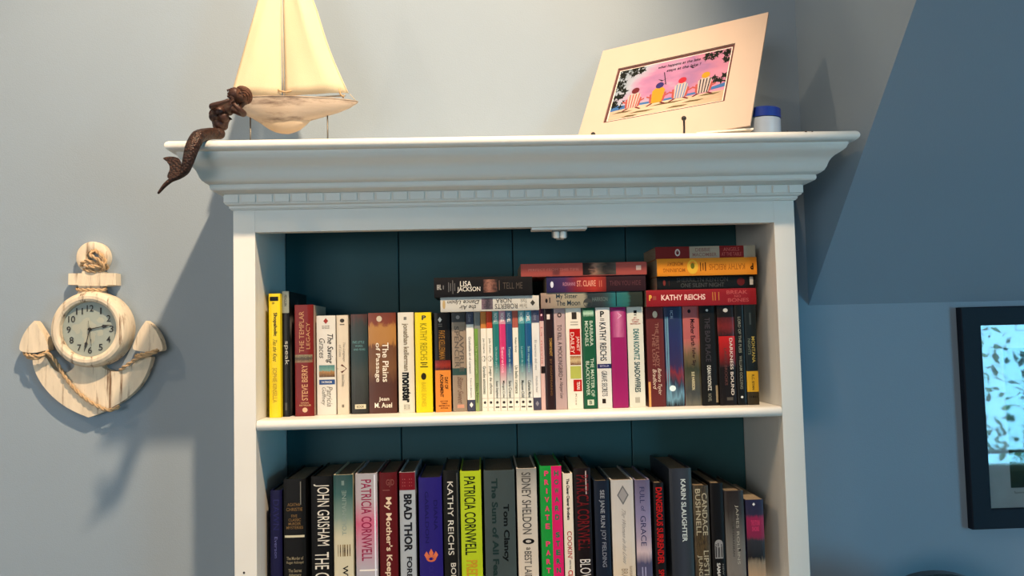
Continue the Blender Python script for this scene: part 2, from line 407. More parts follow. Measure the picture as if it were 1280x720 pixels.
K0 = (20, 20, 22); WH = (232, 232, 226); CR = (226, 218, 204)
YT = [(343, .045), (355, .058), (379, .058), (407, .068), (448, .073), (507, .072), (531, .064), (572, .066), (620, .057), (668, .052), (700, .052), (750, .049), (793, .053), (864, .053), (910, .043), (940, .04)]
def yspine(px):
    if px <= YT[0][0]: return YT[0][1]
    for (a, b), (c, d) in zip(YT, YT[1:]):
        if px <= c: return b+(d-b)*(px-a)/(c-a)
    return YT[-1][1]
def novel(accent, top, title, author, label, g=True):
    """the thin romance novels: coloured head band, gradient or white body, logo at the foot"""
    L = []
    if g: L += [('g', 0, 1, .13, 1, [(0, accent), (.45, accent), (.72, (200, 205, 200)), (1, (226, 224, 214))], dict(distort=.03))]
    else: L += [('r', 0, 1, .17, 1, (224, 222, 212))]
    L += [('r', 0, 1, 0, .13 if g else .17, top)]
    if g: L += [('t', 'NOVEL', .25, .75, .02, .11, (235, 235, 230), 'd'), ('t', title, .25, .7, .36, .62, (150, 190, 190) if accent[0] < 150 else (240, 180, 200), 'd'), ('t', author, .25, .7, .70, .87, (40, 50, 50), 'd')]
    else: L += [('t', author, .3, .7, .27, .42, (90, 100, 90), 'd'), ('t', title, .25, .8, .55, .83, (40, 70, 50), 'd')]
    L += [('r', 0, 1, .872, .875, (60, 90, 80)), ('o', .5, .915, .22, .014, (60, 60, 60)), ('r', .2, .8, .955, .97, (60, 60, 60))]
    return L
GU = 'paperbacks and novels standing on the upper shelf'
# (px left, px right (at y 392), y top, cover colour, items, depth, label, opts)
UP = [
 (335.9, 350.0, 367, (232, 208, 40), [('r', .1, .85, .025, .06, (30, 28, 24)), ('t', 'n', .3, .5, .07, .085, K0, 'd'), ('t', 'Shopaholic', .35, .75, .155, .345, (60, 50, 16), 'd', .03), ('t', 'Ties the Knot', .35, .72, .37, .55, (110, 96, 20), 'd', 0, .25), ('t', 'SOPHIE KINSELLA', .3, .7, .60, .88, (188, 160, 40), 'd')], .13,
  'thin bright yellow paperback at the far left end of the upper shelf', {}),
 (350.5, 361.2, 364, (28, 28, 28), [('r', 0, 1, 0, .175, (150, 156, 148)), ('t', 'PENGUIN', .3, .7, .03, .12, (70, 74, 70), 'd'), ('t', 'speak', .25, .95, .40, .59, (196, 196, 190), 'd', 0), ('r', .35, .65, .89, .95, (90, 90, 88))], .14,
  'tall thin black paperback with grey head band and small white lowercase lettering', {'front': 1}),
 (368.2, 391.2, 381, (124, 32, 28), [('t', 'THE TEMPLAR', .24, .50, .06, .43, (196, 150, 110), 'u', 0), ('t', 'LEGACY', .62, .82, .16, .40, (196, 150, 110), 'u', 0), ('g', 0, .95, .45, .52, [(0, (150, 140, 110)), (.5, (70, 60, 50)), (1, (150, 120, 90))], dict(nscale=9, distort=.9)), ('t', 'STEVE BERRY', .36, .68, .54, .86, (206, 160, 120), 'u', .01), ('t', 'NATIONAL', .3, .75, .875, .888, (206, 170, 130), 'h'), ('t', 'BESTSELLER', .22, .85, .896, .91, (206, 170, 130), 'h'), ('o', .52, .945, .14, .022, (210, 180, 150))], .115,
  'dark red paperback with tan lettering running upward, beside the tall black one', {'front': 2}),
 (395.4, 418.8, 394.5, (216, 214, 206), [('d4', .5, .055, .13, .03, (160, 60, 50)), ('t', 'NEW YORK TIMES', .3, .7, .10, .112, (120, 110, 100), 'h'), ('t', 'BESTSELLER', .3, .7, .12, .132, (120, 110, 100), 'h'), ('t', 'The Saving', .48, .88, .18, .48, (50, 48, 46), 'd', .01, .2), ('t', 'Graces', .14, .44, .23, .43, (80, 78, 74), 'd', 0, .2), ('g', .12, .95, .50, .62, [(0, (80, 130, 130)), (.45, (120, 160, 150)), (.55, (170, 130, 80)), (1, (90, 70, 50))], dict(nscale=7, distort=.5)), ('r', .12, .95, .645, .695, (60, 90, 140)), ('t', 'PATRICIA', .25, .8, .66, .68, WH, 'h'), ('t', 'Patricia', .52, .82, .72, .92, (130, 126, 116), 'd', 0, .2), ('t', 'Gaffney', .2, .48, .72, .90, (130, 126, 116), 'd', 0, .2)], .105,
  'white paperback with a small beach picture and blue band at mid spine', {}),
 (420.4, 434.6, 394, (212, 202, 184), [('o', .5, .055, .2, .02, (70, 66, 60)), ('r', .3, .7, .09, .10, (110, 104, 96)), ('t', 'The Language', .5, .75, .27, .47, (150, 140, 126), 'd', 0, .2), ('t', 'of Loss', .2, .42, .30, .42, (150, 140, 126), 'd', 0, .2), ('d4', .45, .54, .42, .045, (96, 50, 38)), ('t', 'Barbara Delinsky', .35, .65, .60, .72, (150, 140, 126), 'd'), ('r', .4, .6, .90, .93, (130, 124, 112))], .105,
  'slim cream paperback with a small tilted brown rectangle at mid spine', {}),
 (438.2, 459.0, 392.8, (52, 60, 58), [('g', 0, 1, 0, 1, [(0, (90, 56, 50)), (.12, (58, 64, 62)), (.4, (40, 64, 66)), (.6, (64, 70, 66)), (1, (40, 38, 34))], dict(nscale=5, distort=.3)), ('t', 'FIVE LITTLE', .1, .8, .27, .295, (110, 150, 150), 'h'), ('t', 'WORDS', .25, .7, .31, .33, (110, 150, 150), 'h'), ('t', 'AND FEARS', .15, .85, .345, .365, (110, 150, 150), 'h'), ('r', .2, .85, .905, .95, (214, 208, 184)), ('t', 'BOOK', .3, .75, .915, .94, (90, 84, 70), 'h')], .105,
  'dark grey-green glossy paperback with a small cream label at its foot', {}),
 (460.0, 494.5, 391, (88, 52, 40), [('g', 0, 1, 0, 1, [(0, (120, 60, 40)), (.1, (130, 66, 42)), (.14, (176, 130, 70)), (.3, (170, 124, 66)), (.34, (110, 72, 44)), (.55, (120, 84, 50)), (.7, (84, 50, 36)), (1, (86, 48, 36))], dict(nscale=4, distort=.18, nst=(1, 1, 3))), ('o', .4, .06, .1, .03, (200, 190, 170)), ('t', 'The Plains', .5, .72, .30, .69, (232, 226, 212), 'd', .01), ('t', 'of Passage', .22, .42, .30, .69, (232, 226, 212), 'd', .01), ('t', 'Jean', .35, .72, .84, .885, (236, 230, 216), 'h', .01), ('t', 'M. Auel', .2, .82, .895, .945, (236, 230, 216), 'h', .01)], .108,
  'thick brown paperback with landscape picture and white two-line title', {}),
 (497.0, 516.6, 390.5, (214, 212, 202), [('r', .38, .56, .045, .075, (120, 120, 116)), ('t', 'jonathan kellerman', .25, .68, .11, .585, (128, 116, 92), 'd', .02), ('t', 'monster', .22, .78, .60, .90, (16, 16, 16), 'd', .045), ('r', .3, .7, .915, .975, (190, 190, 180)), ('r', .34, .66, .93, .938, (90, 90, 90)), ('r', .34, .66, .95, .958, (90, 90, 90))], .108,
  'white paperback with a bold black lowercase title, left of the thick yellow one', {}),
 (518.4, 539.0, 390.5, (226, 206, 30), [('t', 'P', .42, .68, .03, .075, (30, 50, 80), 'h', .03), ('t', 'KATHY REICHS', .3, .72, .11, .48, (150, 140, 26), 'd', 0), ('r', .3, .72, .50, .51, (60, 56, 20)), ('r', .38, .66, .52, .528, (60, 56, 20)), ('r', .28, .74, .54, .55, (60, 56, 20)), ('o', .48, .64, .16, .035, (50, 44, 20)), ('t', 'BARE BONES', .34, .62, .70, .94, (196, 176, 40), 'd', 0)], .108,
  'thick bright yellow paperback with pale olive lettering, in the middle left of the upper shelf', {}),
 (542.6, 562.0, 391, (26, 24, 24), [('d4', .36, .07, .13, .028, (220, 220, 214)), ('r', .25, .5, .11, .12, (120, 116, 110)), ('r', .25, .5, .13, .14, (120, 116, 110)), ('t', 'FAYE KELLERMAN', .28, .66, .18, .47, (150, 110, 50), 'd', .015), ('g', 0, 1, .48, .58, [(0, (110, 30, 24)), (.5, (150, 50, 30)), (1, (60, 20, 20))], dict(nscale=9, distort=.9)), ('r', 0, 1, .58, 1, (214, 140, 66)), ('t', 'DAY OF', .60, .82, .65, .77, (50, 26, 14), 'd', .03), ('t', 'ATONEMENT', .30, .52, .62, .85, (50, 26, 14), 'd', .03), ('t', 'NEW YORK', .3, .8, .885, .90, (60, 30, 16), 'h', .02), ('t', 'TIMES', .35, .75, .908, .922, (60, 30, 16), 'h', .02), ('t', 'BESTSELLING', .2, .9, .93, .945, (60, 30, 16), 'h', .02), ('t', 'AUTHOR', .3, .8, .953, .968, (60, 30, 16), 'h', .02)], .108,
  'paperback black above and orange below with a red picture between', {}),
 (564.2, 581.6, 391, (152, 138, 122), [('r', 0, 1, 0, .10, (70, 74, 76)), ('o', .45, .05, .14, .02, (150, 150, 150)), ('t', 'LAVYRLE', .52, .84, .18, .60, (104, 98, 92), 'd', .01), ('t', 'SPENCER', .18, .5, .14, .56, (104, 98, 92), 'd', .01), ('r', 0, 1, .565, .635, (56, 84, 82)), ('t', 'Bitter Sweet', .35, .75, .66, .92, (120, 96, 84), 'd', 0, .25), ('r', .3, .8, .93, .965, (196, 150, 130))], .108,
  'taupe paperback with a teal band below the middle, beside the black and orange one', {}),
 (582.2, 591.7, 391, (222, 222, 216), [('r', 0, 1, 0, .125, (74, 80, 98)), ('t', 'Love', .3, .7, .03, .10, (150, 156, 170), 'd', 0, .2), ('t', 'Graduada en el corazon', .3, .62, .25, .62, (110, 112, 112), 'd', 0), ('t', 'Laura Jensen', .35, .62, .67, .86, (130, 130, 126), 'd', 0), ('r', 0, 1, .885, 1, (74, 78, 98)), ('d4', .5, .935, .24, .028, (226, 226, 222))], .106,
  'slim white paperback with slate ends and diamond, left of the green one', {}),
 (592.2, 599.9, 391, (110, 140, 70), [('g', 0, 1, .17, 1, [(0, (120, 160, 70)), (.4, (96, 130, 60)), (1, (150, 170, 110))], dict(distort=.2)), ('r', .6, 1, .17, 1, (140, 144, 130)), ('r', 0, 1, 0, .17, (128, 132, 130)), ('t', 'Un matrimonio', .1, .5, .35, .62, (170, 190, 130), 'd', 0), ('t', 'Diana Palmer', .15, .5, .72, .92, (40, 60, 30), 'd', 0)], .106,
  'very slim green and grey paperback with a plain grey head', {}),
 (600.3, 607.3, 391, (224, 222, 212), novel((200, 150, 80), (190, 130, 70), 'Grandes emociones', 'Jan Duarte', '', False) + [('o', .5, .475, .4, .028, (60, 70, 60)), ('o', .5, .475, .16, .01, (210, 210, 200))], .106,
  'slim white novel with an amber head band and black flower', {}),
 (607.6, 615.0, 391, (224, 222, 212), novel((200, 90, 50), (188, 74, 44), 'Juego de oficina', 'Julie Cohen', '', False) + [('o', .5, .475, .4, .028, (60, 70, 60)), ('o', .5, .475, .16, .01, (210, 210, 200))], .106,
  'slim white novel with an orange-red head band and black flower', {}),
 (615.4, 623.1, 391, (40, 120, 116), novel((36, 120, 116), (110, 160, 156), 'Un mundo para dos', 'Susan Stephens', ''), .106,
  'slim teal novel fading to white, next to the magenta pink novel', {}),
 (623.5, 631.4, 391, (200, 50, 110), novel((200, 56, 116), (200, 150, 166), 'Secretos', 'Margot Cole', ''), .106,
  'slim magenta pink novel fading to white at its foot', {}),
 (631.8, 639.7, 391, (40, 80, 130), novel((40, 80, 126), (90, 116, 140), 'Tiempo de verdad', 'Sara Craven', ''), .106,
  'slim navy blue novel fading to white, right of the magenta pink novel', {}),
 (640.1, 647.2, 391, (224, 222, 212), novel((170, 90, 76), (166, 96, 84), 'Un bello romance', 'Robyn Grady', '', False), .106,
  'slim white novel with a dusty red head band among the blue ones', {}),
 (647.5, 655.3, 391, (40, 120, 130), novel((34, 116, 126), (110, 166, 170), 'La pasion de su vida', 'Maureen Child', ''), .106,
  'slim teal-blue novel fading to white, right of the dusty red banded one', {}),
 (655.7, 663.8, 391, (30, 90, 140), novel((28, 90, 136), (80, 150, 170), 'Sin respuesta', 'Catherine Mann', ''), .106,
  'slim blue novel fading to white, left of the slate ended one', {}),
 (664.2, 673.6, 390, (216, 216, 214), [('r', 0, 1, 0, .125, (84, 88, 112)), ('t', 'Love', .3, .7, .03, .10, (150, 156, 170), 'd', 0, .2), ('t', 'El secreto del vez', .3, .62, .30, .60, (150, 152, 156), 'd', 0), ('t', 'Michelle Reid', .35, .62, .66, .82, (160, 160, 160), 'd', 0), ('r', 0, 1, .875, 1, (78, 78, 96)), ('d4', .5, .935, .24, .028, (140, 140, 150))], .106,
  'slim pale white paperback with slate ends, right of all the blue novels', {}),
 (674.0, 679.3, 389, (206, 176, 172), [('r', 0, 1, 0, .12, (80, 40, 60)), ('o', .5, .06, .2, .012, (220, 180, 190)), ('t', 'La novia', .2, .7, .18, .55, (190, 130, 130), 'd', 0), ('r', .1, 1, .57, .64, (40, 28, 28))], .106,
  'hair-thin pinkish paperback with a plum head and a dark spot', {}),
 (679.8, 691.6, 388, (46, 26, 30), [('r', .3, .62, .055, .105, (214, 206, 200)), ('t', 'TOMMYKNOT', .5, .78, .29, .47, (176, 140, 80), 'd', .02), ('t', 'BY DISAPPEARING', .5, .72, .50, .86, (120, 90, 60), 'd')], .108,
  'very dark maroon paperback with a small white square near the top', {}),
 (692.2, 706.0, 388, (176, 156, 156), [('o', .5, .065, .2, .024, (70, 60, 62)), ('o', .5, .065, .1, .012, (176, 156, 156)), ('t', 'TO KILL A MOCKINGBIRD', .28, .66, .16, .68, (84, 70, 72), 'd', 0), ('o', .48, .70, .08, .008, (60, 50, 50)), ('t', 'Harper Lee', .3, .68, .73, .89, (70, 58, 60), 'd', 0, .25)], .108,
  'pinkish grey paperback with a long dark title, left of the red paneled one', {}),
 (706.8, 726.0, 386.5, (222, 218, 206), [('r', .4, .72, .04, .11, (60, 56, 52)), ('r', .3, .8, .135, .143, (150, 146, 136)), ('r', .3, .8, .16, .168, (150, 146, 136)), ('r', .22, .92, .205, .465, (178, 32, 30)), ('t', 'JANET', .62, .86, .28, .43, (226, 200, 190), 'd', .01), ('t', 'DAILEY', .28, .52, .24, .45, (226, 200, 190), 'd', .01), ('g', .22, .92, .475, .565, [(0, (150, 100, 60)), (.5, (200, 180, 140)), (1, (110, 60, 40))], dict(nscale=8, distort=.9)), ('r', .22, .92, .575, .70, (176, 182, 96)), ('r', .40, .94, .71, .825, (178, 36, 32)), ('t', 'TEXAS', .62, .82, .73, .81, WH, 'd'), ('t', 'Kiss', .5, .6, .85, .96, (120, 116, 106), 'd', 0, .2)], .108,
  'white paperback with red panels and a pale green square on its spine', {}),
 (727.2, 743.4, 386.5, (30, 92, 66), [('g', .1, .9, .02, .09, [(0, (60, 130, 96)), (.5, (180, 210, 190)), (1, (40, 100, 70))], dict(nscale=9, distort=.7)), ('t', 'BARBARA', .56, .82, .13, .38, (190, 206, 190), 'd', .01), ('t', 'MICHAELS', .2, .46, .13, .38, (190, 206, 190), 'd', .01), ('t', 'THE MASTER OF', .56, .82, .50, .88, (190, 206, 190), 'd', .01), ('t', 'BLACKTOWER', .2, .46, .53, .87, (190, 206, 190), 'd', .01), ('r', .25, .75, .91, .965, (196, 206, 190)), ('t', 'B', .4, .6, .92, .955, (40, 80, 60), 'h')], .108,
  'glossy dark green paperback with pale two-line lettering', {}),
 (744.4, 762.0, 387, (212, 212, 208), [('t', 'P', .32, .6, .035, .095, (30, 28, 30), 'h', .03), ('r', .3, .6, .11, .118, (120, 120, 120)), ('r', .3, .6, .125, .133, (120, 120, 120)), ('t', 'KATHY REICHS', .24, .70, .15, .53, (46, 46, 52), 'd', .01), ('r', .02, 1, .56, .605, (44, 46, 96)), ('t', 'BESTSELLER', .2, .85, .572, .59, (170, 170, 200), 'h'), ('t', 'GRAVE SECRETS', .3, .68, .63, .88, (56, 56, 60), 'd', 0), ('r', .3, .55, .905, .95, (50, 44, 40))], .108,
  'white paperback with tall black lettering and a narrow navy band', {}),
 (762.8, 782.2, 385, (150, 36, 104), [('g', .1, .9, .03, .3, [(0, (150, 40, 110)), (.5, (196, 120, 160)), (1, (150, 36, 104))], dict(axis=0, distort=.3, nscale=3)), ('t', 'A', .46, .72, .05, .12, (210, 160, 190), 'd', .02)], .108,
  'plain magenta purple paperback with a glossy creased spine', {}),
 (783.6, 803.4, 384.5, (208, 210, 200), [('r', .42, .62, .035, .065, K0), ('r', .44, .6, .075, .085, (90, 90, 90)), ('t', '#1', .42, .58, .10, .115, (160, 50, 40), 'h'), ('t', 'NEW YORK', .3, .78, .122, .136, (160, 50, 40), 'h'), ('t', 'TIMES', .3, .7, .142, .156, (160, 50, 40), 'h'), ('t', 'BESTSELLER', .2, .85, .162, .176, (160, 50, 40), 'h'), ('t', 'DEAN KOONTZ', .36, .72, .22, .53, (40, 110, 112), 'd', .02), ('t', 'SHADOWFIRES', .36, .72, .55, .85, (28, 70, 74), 'd', .02), ('r', .35, .65, .90, .955, (170, 170, 160))], .108,
  'white paperback with teal and dark lettering under the horizontal stacks', {}),
 (807.4, 828.8, 383.5, (100, 46, 46), [('o', .52, .075, .14, .035, (200, 190, 170)), ('t', 'THE FIRST LADY', .5, .7, .16, .6, (150, 110, 100), 'd'), ('t', 'THE LOST', .3, .48, .26, .6, (150, 110, 100), 'd'), ('t', 'Barbara Taylor', .52, .78, .62, .88, (214, 196, 180), 'd', 0, .2), ('t', 'Bradford', .28, .5, .63, .82, (214, 196, 180), 'd', 0, .2), ('r', .02, .14, .75, 1, (206, 160, 100))], .108,
  'brownish red paperback with pale lettering, first under the right stack', {}),
 (829.8, 852.0, 383.5, (40, 50, 90), [('g', 0, 1, 0, 1, [(0, (40, 60, 90)), (.3, (44, 52, 100)), (.6, (60, 50, 90)), (.68, (130, 50, 60)), (.78, (50, 60, 80)), (.9, (110, 150, 170)), (1, (30, 36, 44))], dict(nscale=5, distort=.3)), ('r', .05, .22, .1, .95, (110, 150, 170)), ('o', .35, .82, .18, .03, (210, 230, 236)), ('t', 'ICE', .35, .5, .04, .12, (150, 170, 190), 'd')], .108,
  'blue glossy paperback with a sea and storm picture on its spine', {}),
 (853.2, 873.4, 383.5, (170, 100, 100), [('g', 0, 1, .33, 1, [(0, (176, 104, 100)), (.12, (150, 110, 96)), (.25, (110, 96, 70)), (.45, (60, 66, 50)), (.6, (84, 84, 70)), (.8, (70, 74, 74)), (1, (110, 110, 100))], dict(nscale=4, distort=.25)), ('o', .4, .05, .1, .02, (40, 30, 40)), ('t', 'Mother Earth', .45, .72, .13, .40, (44, 20, 30), 'd', .01), ('t', 'Father Sky', .45, .72, .42, .60, (44, 20, 30), 'd', .01), ('t', 'SUE HARRISON', .42, .6, .66, .84, (214, 206, 170), 'd', .01)], .108,
  'paperback with pink upper half fading into a green lake landscape', {}),
 (874.4, 894.8, 383.5, (26, 26, 26), [('o', .45, .045, .08, .012, (200, 200, 196)), ('t', 'THE BAD PLACE', .28, .6, .12, .56, (74, 70, 76), 'd', .01), ('t', 'DEAN KOONTZ', .34, .56, .60, .85, (214, 214, 206), 'd', .01), ('t', 'NOVEL', .34, .54, .88, .96, (130, 130, 120), 'd'), ('r', .82, .95, .80, .97, (150, 136, 110))], .108,
  'black paperback with dim grey title, left of the red and black one', {}),
 (896.2, 917.4, 383.5, (30, 24, 24), [('o', .5, .05, .14, .02, (190, 190, 186)), ('g', 0, 1, .12, .31, [(0, (80, 24, 24)), (.5, (120, 36, 34)), (1, (40, 22, 22))], dict(nscale=7, distort=.6)), ('g', .05, 1, .31, .62, [(0, (190, 34, 30)), (.5, (150, 30, 28)), (1, (36, 24, 24))], dict(distort=.1)), ('t', 'DARKNESS BOUND', .66, .84, .33, .90, (216, 206, 196), 'd', .01), ('t', 'LARRY BROOKS', .32, .48, .43, .80, (104, 70, 66), 'd', .01), ('r', .4, .75, .92, .95, (90, 86, 80))], .108,
  'black paperback with a bright red block and small white title', {}),
 (918.4, 929.6, 383.5, (22, 24, 24), [('t', 'LORD OF THE FLIES', .3, .6, .12, .48, (150, 150, 136), 'd', .01), ('t', 'WILLIAM GOLDING', .3, .6, .51, .84, (140, 140, 126), 'd', .01), ('d4', .45, .92, .16, .014, (226, 226, 220))], .108,
  'thin black paperback with one long line of grey capitals', {}),
 (930.4, 944.8, 383.5, (32, 42, 46), [('r', .4, .55, .08, .2, (70, 80, 84)), ('t', 'MONTANA', .52, .8, .32, .58, (176, 164, 96), 'd', .01), ('t', 'NIGHTS', .2, .44, .34, .5, (110, 120, 110), 'd'), ('r', 0, 1, .665, .87, (196, 160, 52)), ('t', 'R.C. RYAN', .42, .64, .70, .85, (50, 44, 30), 'd'), ('r', 0, 1, .87, 1, (64, 58, 44)), ('r', .15, .85, .91, .93, (20, 20, 18))], .108,
  'dark paperback with a yellow block near its foot at the far right end', {}),
]
fm1 = grad([(0, (30, 30, 30)), (.15, (40, 40, 40)), (.3, (150, 146, 140)), (.45, (36, 34, 34)), (.7, (110, 108, 104)), (1, (30, 30, 30))], nscale=3, distort=.8)
fm2 = mat('front_cream', (196, 170, 150), .5)
# horizontal stacks first: their undersides limit the books below
# (px left, px right, y top mid, y bottom mid, Y, d, cover, items, flip, label, hard)
GH = 'books lying flat on top of the standing ones'
HZ = [
 (550.6, 673.8, 370.5, 388.8, .046, .108, (196, 196, 190), [('t', 'NORA', .16, .46, .28, .44, (90, 88, 86), 'd', .01), ('t', 'ROBERTS', .52, .86, .22, .45, (90, 88, 86), 'd', .01), ('g', .12, .88, .47, .585, [(0, (110, 100, 110)), (.5, (60, 56, 66)), (1, (130, 110, 120))], dict(nscale=6, distort=1)), ('t', 'Dance Upon', .14, .5, .61, .93, (80, 78, 76), 'd', .01, .2), ('t', 'the Air', .56, .86, .64, .81, (80, 78, 76), 'd', .01, .2), ('d4', .5, .065, .2, .025, (70, 70, 66)), ('t', 'The New', .55, .85, .12, .2, (120, 120, 116), 'd', 0, .2), ('t', 'York', .2, .5, .12, .19, (120, 120, 116), 'd', 0, .2), ('o', .5, .965, .3, .015, (180, 160, 120))], 1,
  'white paperback lying flat with upside-down lettering, lowest of the left stack', 0),
 (542.4, 665.4, 346.0, 367.6, .042, .108, (24, 22, 24), [('t', 'BRL', .38, .64, .03, .075, (170, 170, 166), 'd', .02), ('r', .4, .6, .09, .1, (120, 120, 120)), ('r', .25, .75, .145, .152, (110, 110, 110)), ('r', .3, .7, .165, .172, (110, 110, 110)), ('r', .15, .85, .187, .194, (110, 110, 110)), ('r', .3, .7, .207, .214, (110, 110, 110)), ('t', 'LISA', .52, .80, .265, .38, (216, 214, 206), 'd', .01), ('t', 'JACKSON', .2, .5, .235, .47, (216, 214, 206), 'd', .01), ('g', .2, .86, .50, .645, [(0, (60, 34, 30)), (.4, (150, 110, 96)), (.7, (110, 76, 66)), (1, (30, 24, 24))], dict(nscale=5, distort=.9)), ('r', .3, .8, .66, .666, (120, 100, 90)), ('t', 'TELL ME', .36, .68, .70, .90, (90, 82, 76), 'd', 0)], 0,
  'black paperback lying flat on the white upside-down one, left stack', 0),
 (676.0, 803.2, 365.0, 384.4, .046, .108, (120, 120, 112), [('g', 0, 1, 0, 1, [(0, (150, 130, 120)), (.25, (160, 154, 136)), (.42, (150, 146, 130)), (.46, (40, 54, 60)), (.6, (54, 62, 66)), (.66, (50, 80, 84)), (.72, (40, 110, 116)), (.85, (50, 110, 106)), (.88, (44, 54, 48)), (1, (46, 54, 46))], dict(nscale=5, distort=.05)), ('o', .5, .055, .14, .012, (40, 36, 36)), ('r', .35, .7, .08, .095, (90, 84, 80)), ('t', 'My Sister', .55, .92, .15, .36, (34, 56, 70), 'd', .01), ('t', 'The Moon', .16, .50, .15, .385, (34, 56, 70), 'd', .01), ('o', .3, .46, .3, .045, (70, 74, 76)), ('t', 'HARRISON', .4, .66, .505, .655, (110, 126, 126), 'd', 0), ('r', .05, 1, .735, .745, (14, 30, 36))], 0,
  'grey and teal paperback lying flat, lowest of the middle stack', 0),
 (683.0, 807.2, 344.6, 362.8, .044, .108, (52, 30, 38), [('g', 0, 1, 0, .60, [(0, (40, 40, 84)), (.3, (70, 44, 90)), (.5, (130, 40, 50)), (.8, (170, 56, 44)), (1, (120, 40, 36))], dict(distort=.05)), ('o', .5, .055, .2, .016, (200, 206, 220)), ('t', 'ROXANNE', .4, .62, .165, .29, (176, 130, 150), 'd', .01), ('t', 'ST. CLAIRE', .34, .72, .305, .495, (216, 160, 140), 'd', .01), ('r', .3, .7, .53, .535, (200, 130, 110)), ('r', .3, .7, .55, .555, (200, 130, 110)), ('t', 'THEN YOU HIDE', .36, .66, .635, .95, (100, 64, 70), 'd', 0)], 0,
  'purple to red paperback lying flat between the teal one and the pink one', 0),
 (651.0, 808.4, 328.6, 344.2, .042, .135, (176, 92, 84), [('t', 'PERFECT FROM THIS TIME', .42, .62, .06, .46, (206, 130, 120), 'd', 0), ('g', .05, 1, .49, .755, [(0, (30, 20, 20)), (.2, (50, 34, 30)), (.35, (170, 130, 110)), (.5, (120, 104, 90)), (.7, (60, 54, 50)), (1, (90, 84, 78))], dict(nscale=4, distort=.5)), ('r', .36, .72, .915, .955, (220, 190, 176))], 0,
  'long salmon pink paperback lying flat on top of the middle stack', 0),
 (807.8, 945.4, 361.4, 382.0, .040, .108, (140, 34, 44), [('t', 'P', .36, .7, .025, .05, (220, 180, 90), 'd', .04), ('r', .4, .64, .06, .09, (150, 80, 70)), ('t', 'KATHY REICHS', .36, .70, .135, .535, (226, 196, 190), 'd', .02), ('r', .3, .8, .60, .607, (190, 130, 70)), ('r', .3, .8, .622, .629, (190, 130, 70)), ('r', .3, .8, .655, .662, (190, 130, 70)), ('t', 'BREAK', .66, .88, .73, .92, (180, 92, 92), 'd', .01), ('t', 'NO', .46, .6, .8, .86, (180, 92, 92), 'd', .01), ('t', 'BONES', .18, .4, .74, .93, (180, 92, 92), 'd', .01)], 0,
  'crimson paperback lying flat, lowest of the right stack', 0),
 (821.0, 944.4, 344.6, 359.4, .044, .108, (22, 24, 24), [('o', .52, .075, .22, .013, (120, 56, 52)), ('r', .3, .7, .12, .128, (70, 40, 40)), ('t', 'SHERRILYN KENYON', .55, .88, .2, .72, (70, 72, 72), 'd', .01), ('t', 'ONE SILENT NIGHT', .14, .46, .24, .68, (78, 80, 80), 'd', .01), ('o', .5, .85, .3, .04, (96, 34, 34)), ('r', .25, .85, .94, .975, (176, 176, 172))], 0,
  'black paperback lying flat under the orange one, right stack', 0),
 (821.2, 946.0, 322.4, 342.6, .038, .108, (214, 142, 44), [('t', 'KATHY REICHS', .36, .70, .12, .48, (166, 104, 36), 'd', .01), ('t', 'P', .36, .72, .035, .065, (50, 30, 14), 'd', .04), ('r', .25, .75, .51, .522, (110, 66, 20)), ('r', .3, .7, .535, .545, (110, 66, 20)), ('r', .25, .75, .56, .57, (110, 66, 20)), ('o', .5, .645, .42, .055, (216, 176, 66)), ('o', .44, .645, .18, .02, (110, 110, 40)), ('t', 'MONDAY', .2, .42, .74, .9, (150, 92, 34), 'd', .01), ('t', 'MOURNING', .56, .78, .72, .94, (150, 92, 34), 'd', .01)], 1,
  'orange paperback lying flat with upside-down lettering in the right stack', 0),
 (819.2, 944.0, 307.6, 320.6, .044, .105, (130, 40, 36), [('r', 0, 1, .34, .64, (176, 160, 140)), ('r', 0, 1, .64, .885, (140, 44, 42)), ('r', 0, 1, .885, 1, (170, 170, 156)), ('o', .5, .22, .30, .026, (214, 200, 190)), ('o', .5, .22, .18, .015, (120, 36, 32)), ('t', 'DEBBIE', .55, .85, .40, .55, (150, 110, 100), 'd', .01), ('t', 'MACOMBER', .15, .45, .37, .61, (150, 110, 100), 'd', .01), ('t', 'ANGELS', .55, .85, .68, .84, (190, 100, 90), 'd', .01), ('t', 'AT THE TABLE', .15, .45, .66, .86, (190, 100, 90), 'd', .01)], 0,
  'slim dark red and cream paperback lying flat at the very top of the right stack', 0),
]
def zat(px, py, Y): return at(px, py, Y).z
stacks = {0: [0, 1], 1: [2, 3, 4], 2: [5, 6, 7, 8]}
hz_bottom = {}
for s, idx in stacks.items():
    zprev = None
    for i in idx:
        pl, pr, yt, yb, Y, d, cov, items, flip, label, hard = HZ[i]
        xm = (pl+pr)/2; z1 = zat(xm, yt, Y); z0 = zat(xm, yb, Y)
        if zprev is None: hz_bottom[s] = z0
        else: z0 = zprev+.0003
        xa, xb = at(pl, (yt+yb)/2, Y).x, at(pr, (yt+yb)/2, Y).x
        w, h = z1-z0, xb-xa
        if s == 0: h = xb-xa
        b = build_book('paperback_book', w, h, d, hard, cov, items)
        if not flip: b.rotation_euler.y = -math.pi/2; b.location = (xb, Y, z0+w/2)
        else: b.rotation_euler.y = math.pi/2; b.location = (xa, Y, z0+w/2)
        tag(b, label, 'book', GH); zprev = z1
xprev = XIL+.002
